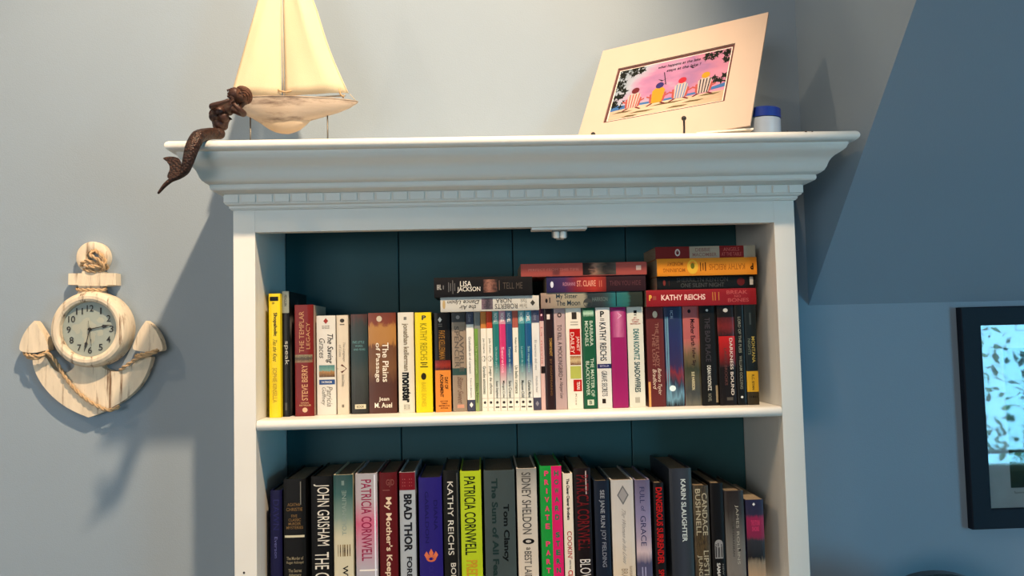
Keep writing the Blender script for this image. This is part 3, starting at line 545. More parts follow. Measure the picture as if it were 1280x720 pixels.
for i, (pl, pr, yt, cov, items, d, label, op) in enumerate(UP):
    Y = yspine((pl+pr)/2); xa, xb = at(pl, 392, Y).x, at(pr, 392, Y).x
    xa = max(xa, xprev+.0003); xb = max(xb, xa+.003); xprev = xb
    z1 = zat((pl+pr)/2, yt, Y)
    xm = (xa+xb)/2; pm = (pl+pr)/2
    lim = hz_bottom[0] if 542 < pm < 676 else hz_bottom[1] if 676 <= pm < 806 else hz_bottom[2] if pm >= 806 else 9
    z1 = lim-.0003 if (lim < 9 and 566 < pm) else min(z1, lim-.0006)
    fr = {1: fm1, 2: fm2}.get(op.get('front'))
    b = build_book('paperback_book', xb-xa, z1-ZS-.0003, d, 0, cov, items, front=fr)
    b.location = (xm, Y, ZS+.0003); tag(b, label, 'book', GU)

GL = 'hardcover books standing on the lower shelf'
LO = [
 (337.5, 352.5, 613, .04, (26, 26, 72), [('t', 'DAWN', .25, .75, .08, .34, (44, 44, 100), 'd', 0), ('t', 'Everson', .35, .6, .40, .58, (110, 110, 160), 'd', 0)], .15, 1, 'navy hardcover with barely visible lettering at the far left of the lower shelf'),
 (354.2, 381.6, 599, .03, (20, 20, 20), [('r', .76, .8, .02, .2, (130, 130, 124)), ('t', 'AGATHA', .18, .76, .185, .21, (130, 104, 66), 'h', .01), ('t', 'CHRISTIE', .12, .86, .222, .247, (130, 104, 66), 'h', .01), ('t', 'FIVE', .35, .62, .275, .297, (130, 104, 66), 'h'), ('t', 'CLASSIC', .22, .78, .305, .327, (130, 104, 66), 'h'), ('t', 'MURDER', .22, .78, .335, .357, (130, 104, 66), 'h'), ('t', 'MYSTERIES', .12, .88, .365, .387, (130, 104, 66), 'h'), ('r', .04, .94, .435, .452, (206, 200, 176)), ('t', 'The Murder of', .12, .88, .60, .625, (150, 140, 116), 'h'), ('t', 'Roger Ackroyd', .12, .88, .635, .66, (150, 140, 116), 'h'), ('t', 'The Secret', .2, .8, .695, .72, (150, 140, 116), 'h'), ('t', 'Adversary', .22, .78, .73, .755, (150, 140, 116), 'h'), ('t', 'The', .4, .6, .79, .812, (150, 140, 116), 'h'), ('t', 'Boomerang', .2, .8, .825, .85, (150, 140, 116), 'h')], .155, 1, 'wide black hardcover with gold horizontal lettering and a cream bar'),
 (388.5, 415.0, 595.5, .03, (16, 16, 16), [('t', 'JOHN GRISHAM', .12, .86, .06, .53, (220, 216, 206), 'd', 0), ('t', 'THE CLIENT', .16, .82, .58, .97, (220, 216, 206), 'd', 0)], .155, 1, 'black hardcover with very tall thin white lettering across its spine'),
 (416.6, 440.6, 593.5, .03, (200, 196, 170), [('g', 0, 1, 0, 1, [(0, (44, 76, 76)), (.15, (60, 100, 98)), (.33, (130, 150, 140)), (.48, (200, 196, 172)), (1, (206, 200, 180))], dict(distort=.05)), ('r', .42, .56, .045, .08, (120, 140, 136)), ('t', 'TOURMALINE', .44, .66, .12, .46, (140, 156, 150), 'u', 0), ('g', .2, .85, .53, .62, [(0, (150, 130, 90)), (.5, (60, 46, 36)), (1, (140, 120, 80))], dict(nscale=5, distort=.9)), ('t', 'WYNN', .44, .72, .69, .9, (30, 28, 26), 'd', .02)], .15, 1, 'hardcover fading from teal to cream with a small dark picture'),
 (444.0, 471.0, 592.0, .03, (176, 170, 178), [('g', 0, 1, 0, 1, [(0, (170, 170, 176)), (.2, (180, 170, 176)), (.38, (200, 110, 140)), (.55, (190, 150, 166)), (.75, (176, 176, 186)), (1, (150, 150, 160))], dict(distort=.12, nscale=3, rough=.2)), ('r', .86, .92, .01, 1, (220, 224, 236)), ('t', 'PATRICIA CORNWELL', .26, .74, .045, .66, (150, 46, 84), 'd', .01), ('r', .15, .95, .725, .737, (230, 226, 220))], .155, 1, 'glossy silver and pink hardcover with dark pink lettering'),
 (473.6, 495.8, 591.0, .03, (96, 20, 26), [('t', 'GJD', .4, .85, .05, .11, (130, 80, 76), 'h'), ('r', .2, .6, .13, .135, (140, 90, 84)), ('t', "My Mother's Keeper", .28, .70, .185, .86, (220, 200, 176), 'd', .02)], .155, 1, 'dark red hardcover with bold cream lettering'),
 (499.0, 518.6, 590.5, .03, (168, 176, 184), [('r', 0, 1, 0, .135, (120, 26, 40)), ('r', .2, .8, .05, .055, (190, 120, 120)), ('r', .2, .8, .075, .08, (190, 120, 120)), ('r', .2, .8, .10, .105, (190, 120, 120)), ('t', 'BRAD THOR', .26, .78, .165, .60, (34, 36, 42), 'd', .04), ('t', 'FOREIGN', .4, .74, .64, .92, (34, 36, 42), 'd', .03)], .155, 1, 'pale blue-grey hardcover with a crimson head band and bold black lettering'),
 (523.0, 551.8, 597.0, .03, (44, 34, 120), [('t', 'DIANA', .64, .8, .18, .42, (34, 30, 96), 'd', .01), ('t', 'GABALDON', .26, .42, .11, .52, (34, 30, 96), 'd', .01), ('o', .5, .64, .22, .03, (196, 110, 80)), ('d4', .3, .615, .1, .03, (206, 120, 86)), ('d4', .5, .60, .1, .035, (206, 120, 86)), ('d4', .7, .615, .1, .03, (206, 120, 86)), ('o', .5, .645, .1, .012, (44, 34, 120)), ('t', 'OUTLANDER', .4, .58, .70, .97, (60, 50, 130), 'd', 0)], .155, 1, 'royal blue hardcover with a small orange crown emblem'),
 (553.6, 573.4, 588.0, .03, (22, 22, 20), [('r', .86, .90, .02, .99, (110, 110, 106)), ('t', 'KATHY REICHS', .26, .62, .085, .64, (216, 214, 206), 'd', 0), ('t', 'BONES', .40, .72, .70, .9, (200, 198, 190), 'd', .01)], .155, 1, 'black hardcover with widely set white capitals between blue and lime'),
 (575.0, 601.0, 589.0, .03, (176, 196, 40), [('t', 'PATRICIA CORNWELL', .18, .72, .04, .64, (38, 44, 22), 'd', .01), ('t', 'PREDATOR', .22, .76, .68, .98, (190, 150, 50), 'd', .02)], .155, 1, 'lime green hardcover with tall black lettering'),
 (604.6, 643.0, 588.0, .03, (70, 82, 84), [('t', 'The Sum of All Fears', .24, .44, .06, .88, (36, 58, 58), 'd', .03), ('t', 'Tom Clancy', .56, .80, .26, .70, (20, 26, 28), 'd', .03)], .16, 1, 'widest slate grey hardcover with two lines of dark lettering'),
 (645.6, 670.4, 585.5, .03, (206, 200, 190), [('g', 0, 1, 0, 1, [(0, (140, 140, 136)), (.2, (190, 186, 178)), (1, (210, 200, 186))], dict(distort=.05)), ('t', 'SIDNEY SHELDON', .24, .70, .03, .50, (84, 82, 80), 'd', .01), ('o', .52, .555, .30, .022, (26, 24, 24)), ('o', .52, .555, .14, .011, (190, 186, 180)), ('t', 'a', .4, .6, .60, .62, (60, 60, 58), 'd'), ('t', 'BEST LAID PLANS', .30, .66, .63, .99, (84, 82, 80), 'd', .01)], .155, 1, 'off-white hardcover with a small black eye emblem'),
 (674.6, 701.6, 582.5, .028, (30, 150, 66), [('r', .52, 1, 0, 1, (206, 40, 110))] + [('t', ch, .20 if ch != 'I' else .27, .40 if ch != 'I' else .33, .035+.066*k, .075+.066*k, (214, 70, 120), 'h', .04) for k, ch in enumerate('PRIVATE PARTS') if ch != ' '] + [('t', ch, .66, .86, .035+.066*k, .075+.066*k, (30, 120, 90), 'h', .04) for k, ch in enumerate('HOWARD STERN') if ch != ' '], .155, 1, 'hardcover split green and magenta with stacked letters'),
 (703.4, 715.4, 592.0, .028, (220, 214, 200), [('t', 'The Clever Cleaver Brothers', .35, .66, .04, .37, (44, 40, 40), 'd', .03), ('t', "COOKIN'", .3, .8, .46, .68, (170, 60, 60), 'd', .01), ('t', 'WITH THE', .45, .62, .69, .76, (60, 50, 50), 'd', .02), ('t', 'CLEAVERS', .3, .8, .77, .99, (180, 50, 50), 'd', .03)], .15, 1, 'slim cream hardcover with red and black lettering between magenta and black'),
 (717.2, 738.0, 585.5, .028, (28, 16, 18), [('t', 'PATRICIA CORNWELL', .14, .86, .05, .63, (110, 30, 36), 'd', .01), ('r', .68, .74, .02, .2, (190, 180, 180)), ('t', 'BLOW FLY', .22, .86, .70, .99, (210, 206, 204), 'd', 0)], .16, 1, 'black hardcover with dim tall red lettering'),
 (742.4, 761.4, 601.0, .03, (26, 36, 54), [('t', 'SEE JANE RUN', .30, .66, .08, .40, (150, 156, 166), 'd', .01), ('t', 'JOY FIELDING', .34, .7, .42, .74, (130, 136, 150), 'd', .01)], .155, 1, 'dark navy hardcover with grey-blue capitals, left of the white diamond one'),
 (763.6, 791.4, 600.0, .03, (186, 186, 184), [('g', 0, 1, 0, 1, [(0, (180, 180, 180)), (.5, (200, 196, 190)), (1, (206, 190, 164))], dict(distort=.1)), ('d4', .52, .13, .26, .085, (110, 112, 116)), ('d4', .52, .13, .20, .065, (150, 150, 152)), ('t', 'The Women in his Lives', .44, .62, .25, .72, (150, 148, 146), 'd', 0, .25), ('t', 'BARBARA TAYLOR', .72, .84, .74, .99, (150, 136, 116), 'd', 0), ('t', 'BRADFORD', .36, .64, .76, .99, (150, 136, 116), 'd', 0)], .155, 1, 'white hardcover with a large grey diamond near its head'),
 (793.4, 812.2, 600.0, .03, (130, 124, 150), [('g', 0, 1, 0, 1, [(0, (96, 92, 120)), (.3, (130, 126, 160)), (.5, (160, 150, 170)), (.62, (196, 180, 186)), (.72, (80, 80, 110)), (1, (90, 90, 120))], dict(distort=.08)), ('t', 'FULL', .30, .62, .06, .2, (50, 56, 96), 'd', 0), ('t', 'of', .36, .64, .225, .27, (50, 56, 96), 'd', 0, .3), ('t', 'GRACE', .30, .66, .31, .57, (50, 56, 96), 'd', 0), ('r', .3, .38, .75, .95, (150, 150, 180)), ('r', .5, .58, .75, .95, (150, 150, 180))], .155, 1, 'lavender hardcover with dark blue capitals above a water picture'),
 (816.6, 829.6, 603.5, .03, (26, 20, 22), [('t', 'DANGEROUS SURRENDER', .2, .82, .04, .72, (176, 34, 34), 'd', .03), ('t', 'SPENCER', .24, .78, .77, .99, (176, 34, 34), 'd', .02)], .155, 1, 'narrow black hardcover covered with dense red lettering'),
 (836.4, 864.0, 585.5, .026, (46, 52, 62), [('g', 0, 1, 0, 1, [(0, (40, 44, 52)), (.55, (60, 66, 78)), (1, (50, 58, 62))], dict(axis=0, distort=.05)), ('t', 'KARIN SLAUGHTER', .50, .72, .085, .58, (196, 206, 206), 'd', .02)], .16, 1, 'tallest charcoal blue hardcover with small white capitals'),
 (866.0, 885.4, 607.0, .028, (56, 48, 36), [('g', 0, 1, 0, 1, [(0, (60, 54, 44)), (.2, (96, 84, 60)), (.4, (40, 34, 26)), (.6, (100, 84, 56)), (.8, (44, 38, 30)), (1, (84, 70, 50))], dict(nscale=16, distort=1.4)), ('t', 'CANDACE', .55, .88, .07, .46, (176, 170, 150), 'd', .01), ('t', 'BUSHNELL', .14, .46, .03, .46, (176, 170, 150), 'd', .01), ('t', 'LIPSTICK', .55, .88, .60, .96, (176, 170, 150), 'd', .01), ('t', 'JUNGLE', .14, .46, .64, .92, (176, 170, 150), 'd', .01)], .155, 1, 'mottled brown camouflage hardcover with pale serif capitals'),
 (887.6, 903.8, 604.0, .026, (22, 18, 18), [('r', .2, .82, .545, .68, (150, 150, 150)), ('o', .51, .545, .31, .035, (150, 150, 150)), ('r', .24, .34, .55, .67, (60, 60, 62)), ('r', .42, .58, .54, .67, (60, 60, 62)), ('r', .66, .76, .55, .67, (60, 60, 62)), ('r', .2, .82, .61, .617, (150, 150, 150)), ('t', 'SAMANTHA', .3, .56, .72, .98, (206, 204, 200), 'd', .03), ('t', 'NEW YORK', .72, .84, .73, .96, (130, 130, 126), 'd')], .155, 1, 'black hardcover with a small arched window emblem'),
 (905.4, 929.4, 613.5, .028, (92, 88, 84), [('g', 0, 1, 0, 1, [(0, (50, 40, 36)), (.2, (60, 54, 50)), (.5, (116, 112, 106)), (.8, (130, 124, 118)), (1, (100, 96, 92))], dict(nscale=4, distort=.2)), ('t', 'JAMES ROLLINS', .52, .70, .14, .72, (176, 172, 160), 'd', 0), ('t', 'SUBTERRANEAN', .34, .44, .30, .64, (70, 66, 62), 'd', 0), ('o', .7, .58, .05, .01, (36, 30, 28)), ('o', .3, .88, .07, .012, (90, 30, 26))], .15, 1, 'grey-brown hardcover with weathered spotted spine, second from the right end'),
 (932.2, 954.0, 624.5, .026, (44, 46, 74), [('g', 0, 1, 0, 1, [(0, (44, 44, 76)), (.16, (56, 50, 76)), (.2, (150, 40, 84)), (.4, (140, 44, 80)), (.44, (60, 60, 66)), (.62, (40, 38, 40)), (.68, (150, 136, 116)), (.85, (190, 160, 130)), (1, (60, 50, 46))], dict(nscale=6, distort=.12)), ('d4', .45, .05, .08, .018, (226, 226, 226)), ('t', 'THE STORM', .25, .75, .22, .28, (196, 70, 110), 'h', .04), ('t', 'SHORE', .3, .7, .29, .34, (196, 70, 110), 'h', .04)], .15, 0, 'book with navy head, pink smear and rocky shore, far right of lower shelf'),
]
xprev = XIL+.002
for i, (pl, pr, yt, Y, cov, items, d, hard, label) in enumerate(LO):
    xa, xb = at(pl, yt+5, Y).x, at(pr, yt+5, Y).x
    xa = max(xa, xprev+.0003); xprev = xb
    z1 = zat((pl+pr)/2, yt, Y)
    # v in the data is measured on a spine that runs from the top down to z of about .235 m
    b = build_book('hardcover_book' if hard else 'paperback_book', xb-xa, z1-ZL-.0003, d, hard, cov, items)
    b.location = ((xa+xb)/2, Y, ZL+.0003); tag(b, label, 'book', GL)

#@@REST
# ------------------------------------------------------------------ anchor clock on the left wall
wood = mat('whitewashed_wood', (222, 208, 184), .75, .10, 14, .5, 160, stretch=(6, 6, 1), streak=((120, 92, 66), (60, 40, 4), 1.6, .56, .68))
ropem = mat('hemp_rope', (190, 160, 122), .9, .15, 120, .5, 500)
def ck(cx, cz, Y): return at(cx/2.571, 280+cz/2.571, Y)
ac = empty('anchor_clock', (ck(287, 340, YW).x, YW, ck(287, 340, YW).z))
tag(ac, 'whitewashed wooden anchor wall clock wound with rope, hanging on the left wall', 'clock')
O = Vector(ac.location)
def P2(pts, Y, s=True):
    out = [ck(x, z, Y) for x, z in pts]; return [(p.x-O.x, p.z-O.z) for p in out]
def loc3(cx, cz, Y): p = ck(cx, cz, Y); return Vector((p.x-O.x, Y-O.y, p.z-O.z))
def outline(pts, k=5): return [(p.x, p.y) for p in spline([(x, z, 0) for x, z in pts], k)]
yb_, yf_ = -.002, -.020                                  # board behind the clock case
left = outline([(104, 428), (109, 464), (130, 508), (164, 550), (206, 584), (246, 606), (285, 622)])
right = outline([(285, 622), (326, 606), (368, 585), (412, 556), (450, 517), (475, 470), (487, 428)])
top = [(470, 424), (442, 432)] + outline([(442, 434), (420, 456), (390, 472), (360, 474), (330, 462)]) + [(322, 440), (240, 440)] + outline([(238, 460), (222, 474), (200, 480), (172, 466), (150, 432)]) + [(140, 418)]
pts = P2(left + right[1:] + top, YW-.02)
obj('anchor_arms', prism(nb(), pts, yb_, yf_, bev=.0015), wood, ac)
pts = P2([(238, 250), (252, 215), (252, 190), (330, 190), (330, 215), (345, 250)], YW-.02)
obj('anchor_shank', prism(nb(), pts, yb_, yf_, bev=.001), wood, ac)
obj('crossbar', prism(nb(), P2([(220, 159), (262, 158), (264, 152), (330, 152), (332, 158), (372, 158), (373, 196), (346, 196), (344, 199), (252, 199), (250, 196), (219, 195)], YW-.024), -.001, -.024, bev=.0015), wood, ac)
# ring at the head
bm = nb(); c = loc3(299, 108, YW-.014); R0, R1 = .0298, .0118
prof = [(R1, 0), (R1, .016), (R1+.002, .0175), (R0-.002, .0175), (R0, .016), (R0, 0), (R1, 0)]
lathe(bm, prof, 40, (c.x, -.001, c.z), 'Y'); obj('head_ring', bm, wood, ac, True, angle=40)
for name, P_ in (('fluke', [(112, 311), (128, 335), (146, 366), (157, 402), (140, 408), (110, 414), (82, 412), (64, 402), (72, 366), (90, 335)]),
                 ('fluke', [(470, 311), (496, 335), (514, 366), (524, 402), (508, 410), (478, 412), (448, 408), (428, 400), (436, 372), (450, 340)])):
    q = outline(P_ + [P_[0]], 3)[:-1]
    obj(name, prism(nb(), P2(q, YW-.026), -.006, -.028, bev=.002), wood, ac)
# round clock case
c = loc3(280, 338, YW-.045); RO = .0702; RI = .0510
bm = nb()
prof = [(0, 0), (RO*.985, 0), (RO, .002), (RO, .030), (RO-.001, .036), (RO-.004, .0415), (RO-.009, .0445), (RI+.005, .0445), (RI+.001, .042), (RI, .038), (RI, .031), (0, .031)]
lathe(bm, prof, 72, (c.x, -.001, c.z), 'Y')
case = obj('clock_case', bm, wood, ac, True, angle=30)
dialm = mat('clock_dial_paper', (150, 160, 152), .5, .10, 16)
bm = nb(); lathe(bm, [(0, .0006), (RI-.0004, .0006), (RI-.0004, 0)], 48, (c.x, -.0322, c.z), 'Y'); dial = obj('dial', bm, dialm, ac)
mapm = mat('dial_map_print', (166, 170, 156), .5, .06, 30)
bm = nb()
for s in range(9):
    cx, cz = random.uniform(-.025, .025), random.uniform(-.02, .02); r = random.uniform(.006, .016)
    ok = [bm.verts.new((c.x+cx+r*random.uniform(.6, 1.2)*math.cos(a), -.03296-.00002*s, c.z+cz+r*random.uniform(.6, 1.1)*math.sin(a))) for a in [2*math.pi*k/12 for k in range(12)]]
    bm.faces.new(ok)
obj('dial_print', bm, mapm, ac, recalc=False)
blk = mat('black_print', (22, 20, 20), .5)
bm = nb()
for k in range(1, 13):
    a = math.pi/2 - k*math.pi/6; r = RI*.76; s = .0064; w = s*(1.7 if k > 9 else .42 if k == 1 else 1)
    x0, z0 = c.x+r*math.cos(a), c.z+r*math.sin(a)
    put_text(bm, str(k), lambda u, v: (x0+(u-.5)*w*1.15, -.0337, z0+(v-.5)*s*1.9), 0, .01)
obj('numeral', bm, blk, ac, recalc=False)
def hand(ang, L, w, tail, y, name):
    d = Vector((math.sin(ang), math.cos(ang))); n = Vector((d.y, -d.x)); bm = nb()
    P_ = [(-tail, w*.5), (L*.55, w*.35), (L*.62, w*1.5), (L*.80, w*.5), (L, 0), (L*.80, -w*.5), (L*.62, -w*1.5), (L*.55, -w*.35), (-tail, -w*.5)]
    prism(bm, [(c.x+.003*0+d.x*a+n.x*b, c.z+d.y*a+n.y*b) for a, b in P_], y, y-.0006); return obj(name, bm, blk, ac)
hand(math.radians(79), .040, .0022, .004, -.0346, 'minute_hand')
hand(math.radians(193), .043, .0018, .003, -.0354, 'hour_hand')
hand(math.radians(172), .032, .0005, .016, -.0362, 'second_hand')
bm = nb(); lathe(bm, [(0, .004), (.0025, .0035), (.0032, .0), (0, 0)], 16, (c.x, -.0344, c.z), 'Y'); obj('hand_hub', bm, blk, ac)
glass = bpy.data.materials.new('clear_glass'); glass.use_nodes = True
b = glass.node_tree.nodes['Principled BSDF']; b.inputs['Transmission Weight'].default_value = 1; b.inputs['Roughness'].default_value = .02; b.inputs['IOR'].default_value = 1.45
# ropes
def rp(P_, r=.0034, name='rope'):
    bm = nb(); rope_bm(bm, [loc3(x, z, YW+y) for x, z, y in P_], r); return obj(name, bm, ropem, ac, True)
rp([(268, 140, -.010), (262, 128, -.024), (282, 118, -.030), (306, 126, -.028), (338, 132, -.024), (346, 144, -.012)])
rp([(300, 84, -.024), (292, 100, -.031), (316, 116, -.033), (334, 140, -.027), (318, 152, -.022), (286, 150, -.026), (268, 142, -.012)])
rp([(302, 84, -.018), (322, 96, -.027), (338, 118, -.028), (330, 134, -.027), (300, 138, -.030), (276, 134, -.026)])
rp([(246, 206, -.012), (256, 212, -.024), (292, 211, -.028), (330, 212, -.026), (342, 206, -.012)], .003)
rp([(80, 404, -.004), (82, 418, -.022), (104, 424, -.034), (132, 422, -.034), (152, 412, -.030), (158, 400, -.012)])
rp([(84, 410, -.006), (92, 428, -.024), (120, 430, -.034), (146, 416, -.034), (164, 424, -.028), (186, 452, -.025), (208, 490, -.025), (240, 530, -.025), (276, 562, -.025), (312, 584, -.026), (346, 598, -.026), (372, 592, -.024), (384, 584, -.020)])
rp([(384, 472, -.014), (396, 462, -.024), (420, 446, -.027), (446, 430, -.031), (470, 422, -.034), (500, 412, -.033), (510, 402, -.012)])
rp([(436, 424, -.012), (450, 420, -.030), (480, 414, -.036), (504, 406, -.030), (514, 398, -.010)])

# ------------------------------------------------------------------ model sailboat on the top board
hullm = mat('weathered_hull_wood', (180, 164, 146), .6, .12, 10, .3, 120, stretch=(1, 3, 12), streak=((110, 92, 80), (5, 10, 22), 2.2, .52, .68))
keelm = mat('cream_keel_paint', (190, 170, 144), .6, .08, 20, .2, 120)
sailm = mat('cream_sail_cloth', (224, 206, 170), .85, .03, 8, .35, 900)
rod = mat('dull_steel', (110, 106, 98), .4, .05, 50, metal=.8)
twine = mat('pale_twine', (200, 184, 150), .9, .1, 100)
YS = .085
def sb(x, z, Y=YS): return at(170+x/2.77, z/2.77, Y)
sbp = sb(540, 478); boat = empty('model_sailboat', (sbp.x, YS, ZTOP))
tag(boat, 'wooden model sailboat with cream cloth sails standing on the bookcase top', 'model boat')
OB = Vector(boat.location)
def bl(x, z, y=0): p = sb(x, z); return Vector((p.x-OB.x, y, p.z-OB.z))
stations = [(338, 352, 362, .002), (350, 351, 380, .010), (375, 350, 398, .018), (405, 350, 412, .023), (435, 350, 430, .026), (470, 350, 441, .028), (520, 350, 444, .028), (565, 350, 432, .027), (600, 350, 418, .024), (650, 350, 404, .019), (700, 350, 390, .013), (740, 351, 374, .0065), (768, 353, 357, .0008)]
bm = nb(); rings = []
for x, zt, zb, hw in stations:
    t_, b_ = bl(x, zt), bl(x, zb); r = []
    for k in range(13):
        a = math.pi*k/12; yy = -hw*math.cos(a); dep = math.sin(a)**.75
        r.append(bm.verts.new((t_.x+(b_.x-t_.x)*dep*.0, yy, t_.z+(b_.z-t_.z)*dep)))
    rings.append(r)
for A, B in zip(rings, rings[1:]):
    for k in range(12): bm.faces.new((A[k], A[k+1], B[k+1], B[k]))
    bm.faces.new((A[12], A[0], B[0], B[12]))
bm.faces.new(rings[0]); bm.faces.new(rings[-1][::-1])
obj('hull', bm, hullm, boat, True, angle=50)
kx = [(428, 424), (444, 437), (462, 449), (482, 458), (504, 463), (526, 464), (548, 458), (566, 450), (582, 438), (604, 419)]
bm = nb(); rings = []
for i, (x, z) in enumerate(kx):
    t_, b_ = bl(x, min(z-1, 416)), bl(x, z); hw = .002+.015*math.sin(math.pi*i/(len(kx)-1))**.6
    rings.append([bm.verts.new((t_.x, -hw*math.cos(math.pi*k/10), t_.z+(b_.z-t_.z)*math.sin(math.pi*k/10)**.8)) for k in range(11)])
for A, B in zip(rings, rings[1:]):
    for k in range(10): bm.faces.new((A[k], A[k+1], B[k+1], B[k]))
    bm.faces.new((A[10], A[0], B[0], B[10]))
bm.faces.new(rings[0]); bm.faces.new(rings[-1][::-1])
obj('keel', bm, keelm, boat, True, angle=60)
# rail line round the deck
for s in (-1, 1):
    obj('gunwale', tube(nb(), [Vector((bl(x, zt).x, s*hw, bl(x, zt).z+.0006)) for x, zt, zb, hw in stations], .0011, 6), hullm, boat, True)
for x, zt in ((396, 415), (663, 400)):
    q = bl(x, zt); obj('support_rod', tube(nb(), [(q.x, 0, q.z+.006), (q.x, 0, .002)], .0013, 8), rod, boat, True)
qa, qb = bl(396, 470), bl(663, 470)
obj('stand_base', bx(qa.x-.012, qb.x+.012, -.022, .022, 0, .005, bev=.001), keelm, boat)
mt = bl(498, -300); mb_ = bl(512, 350)
obj('mast', tube(nb(), [(mb_.x, 0, mb_.z), ((mb_.x+mt.x)/2, 0, (mb_.z+mt.z)/2), (mt.x, 0, mt.z)], [.0014, .0013, .001], 10), sailm, boat, True)
def sail(name, A, B, T, bul, side):
    """A luff foot, B clew, T head; cloth that bellies towards the viewer"""
    bm = nb(); N, M_ = 14, 18; g = []
    for j in range(M_+1):
        v = j/M_; row = []
        for i in range(N+1):
            u = i/N; p = A.lerp(T, v).lerp(B.lerp(T, v), u)
            be = math.sin(math.pi*u)*(1-v)**.7*math.sin(math.pi*min(1, v*1.1+.18))
            fold = .0022*math.sin(9*u+6*v)*math.sin(math.pi*u)*(1-v)
            if side: fold += .004*math.exp(-((u-.35-.45*(1-v))/.10)**2)*math.sin(math.pi*v)
            p = p + Vector((0, -(bul*be+fold), 0))
            if u > 0 and side: p.x -= .004*math.sin(math.pi*min(1, v*2.2))*u
            row.append(bm.verts.new(p))
        g.append(row)
    for j in range(M_):
        for i in range(N): bm.faces.new((g[j][i], g[j][i+1], g[j+1][i+1], g[j+1][i]))
    o = obj(name, bm, sailm, boat, True); m = o.modifiers.new('thick', 'SOLIDIFY'); m.thickness = .0007
    if side:
        pe = []
        for j in range(M_+1): pe.append(A.lerp(T, j/M_).lerp(B.lerp(T, j/M_), 1)+Vector((-.004*math.sin(math.pi*min(1, j/M_*2.2)), 0, 0)))
        obj('sail_hem', tube(nb(), pe, .0011, 6), sailm, boat, True)
    return o
jib = sail('jib_sail', bl(505, 338, 0), bl(330, 300+34, -.004), bl(499, -270, 0), .012, 0)
mn = sail('main_sail', bl(516, 336, 0), bl(736, 325, -.006), bl(503, -290, 0), .014, 1)
obj('boom', tube(nb(), [bl(514, 343, 0), bl(726, 333, -.004)], .0015, 8), keelm, boat, True)
obj('boom_fitting', tube(nb(), [bl(494, 313, -.004), bl(503, 318, -.005), bl(520, 322, -.005), bl(540, 317, -.004)], .0016, 6), ropem, boat, True)
obj('boom_fitting', tube(nb(), [bl(706, 312, -.008), bl(710, 330, -.009), bl(722, 342, -.006)], .0016, 6), ropem, boat, True)
obj('rigging_line', tube(nb(), [bl(764, 352, 0), bl(742, 328, -.004)], .0006, 5), twine, boat, True)

# ------------------------------------------------------------------ mermaid figurine
rust = mat('rusty_brown_cast_iron', (62, 34, 24), .5, .25, 60, .5, 350, metal=.25, streak=((44, 26, 20), (30, 30, 30), 1.5, .48, .62))
scal = bpy.data.materials.new('fish_scale_relief'); scal.use_nodes = True
nt = scal.node_tree; b = nt.nodes['Principled BSDF']; b.inputs['Roughness'].default_value = .5; b.inputs['Metallic'].default_value = .25
tc = nt.nodes.new('ShaderNodeTexCoord'); vo = nt.nodes.new('ShaderNodeTexVoronoi'); vo.inputs['Scale'].default_value = 300; nt.links.new(tc.outputs['Object'], vo.inputs[0])
cr_ = nt.nodes.new('ShaderNodeValToRGB'); cr_.color_ramp.elements[0].color = lin((74, 42, 28))+(1,); cr_.color_ramp.elements[1].color = lin((30, 18, 14))+(1,); cr_.color_ramp.elements[1].position = .8
nt.links.new(vo.outputs[0], cr_.inputs[0]); nt.links.new(cr_.outputs[0], b.inputs['Base Color'])
bp = nt.nodes.new('ShaderNodeBump'); bp.inputs['Strength'].default_value = 1; bp.inputs['Distance'].default_value = .0012; bp.invert = True
nt.links.new(vo.outputs[0], bp.inputs['Height']); nt.links.new(bp.outputs[0], b.inputs['Normal'])
def mp_(cx, cz, Y): return at(190+cx/4.5, 90+cz/4.5, Y)
mbase = mp_(390, 380, -.04); mer = empty('mermaid_figurine', (mbase.x, -.04, ZTOP))
tag(mer, 'small rusty brown mermaid figurine sitting on the left corner of the bookcase top', 'figurine')
OM = Vector(mer.location)
def ml(cx, cz, Y): return mp_(cx, cz, Y)-OM
def skin(name, chain, m, sub=2):
    """chain: {name:(co, radius or (rx,ry), parent)}, first entry is the root"""
    me = bpy.data.meshes.new(name); ks = list(chain)
    me.from_pydata([chain[k][0] for k in ks], [(ks.index(chain[k][2]), i) for i, k in enumerate(ks) if chain[k][2]], [])
    me.materials.append(m); o = bpy.data.objects.new(name, me); COL.objects.link(o); o.parent = mer
    s = o.modifiers.new('skin', 'SKIN'); s.use_smooth_shade = True; s.branch_smoothing = .3
    for i, k in enumerate(ks):
        r = chain[k][1]; sv = me.skin_vertices[0].data[i]; sv.radius = r if isinstance(r, tuple) else (r, r); sv.use_root = (i == 0)
    d = o.modifiers.new('sub', 'SUBSURF'); d.levels = d.render_levels = sub
    return o
B = {}
B['pelvis'] = (ml(392, 336, -.030), .0115, None)
B['waist'] = (ml(384, 303, -.032), .0128, 'pelvis')
B['ribs'] = (ml(384, 262, -.034), .0152, 'waist')
B['chest'] = (ml(392, 232, -.034), .0142, 'ribs')
B['collar'] = (ml(420, 202, -.034), .0085, 'chest')
B['neck'] = (ml(450, 176, -.036), .0052, 'collar')
B['head'] = (ml(474, 142, -.038), .0115, 'neck')
B['crown'] = (ml(496, 120, -.036), .0122, 'head')
B['lshoulder'] = (ml(368, 214, -.042), .0060, 'collar')
B['lelbow'] = (ml(328, 192, -.058), .0050, 'lshoulder')
B['lfore'] = (ml(376, 180, -.062), .0043, 'lelbow')
B['lwrist'] = (ml(420, 164, -.060), .0032, 'lfore')
B['lpalm'] = (ml(440, 154, -.058), .0036, 'lwrist')
B['rshoulder'] = (ml(458, 212, -.036), .0064, 'collar')
B['relbow'] = (ml(522, 240, -.046), .0054, 'rshoulder')
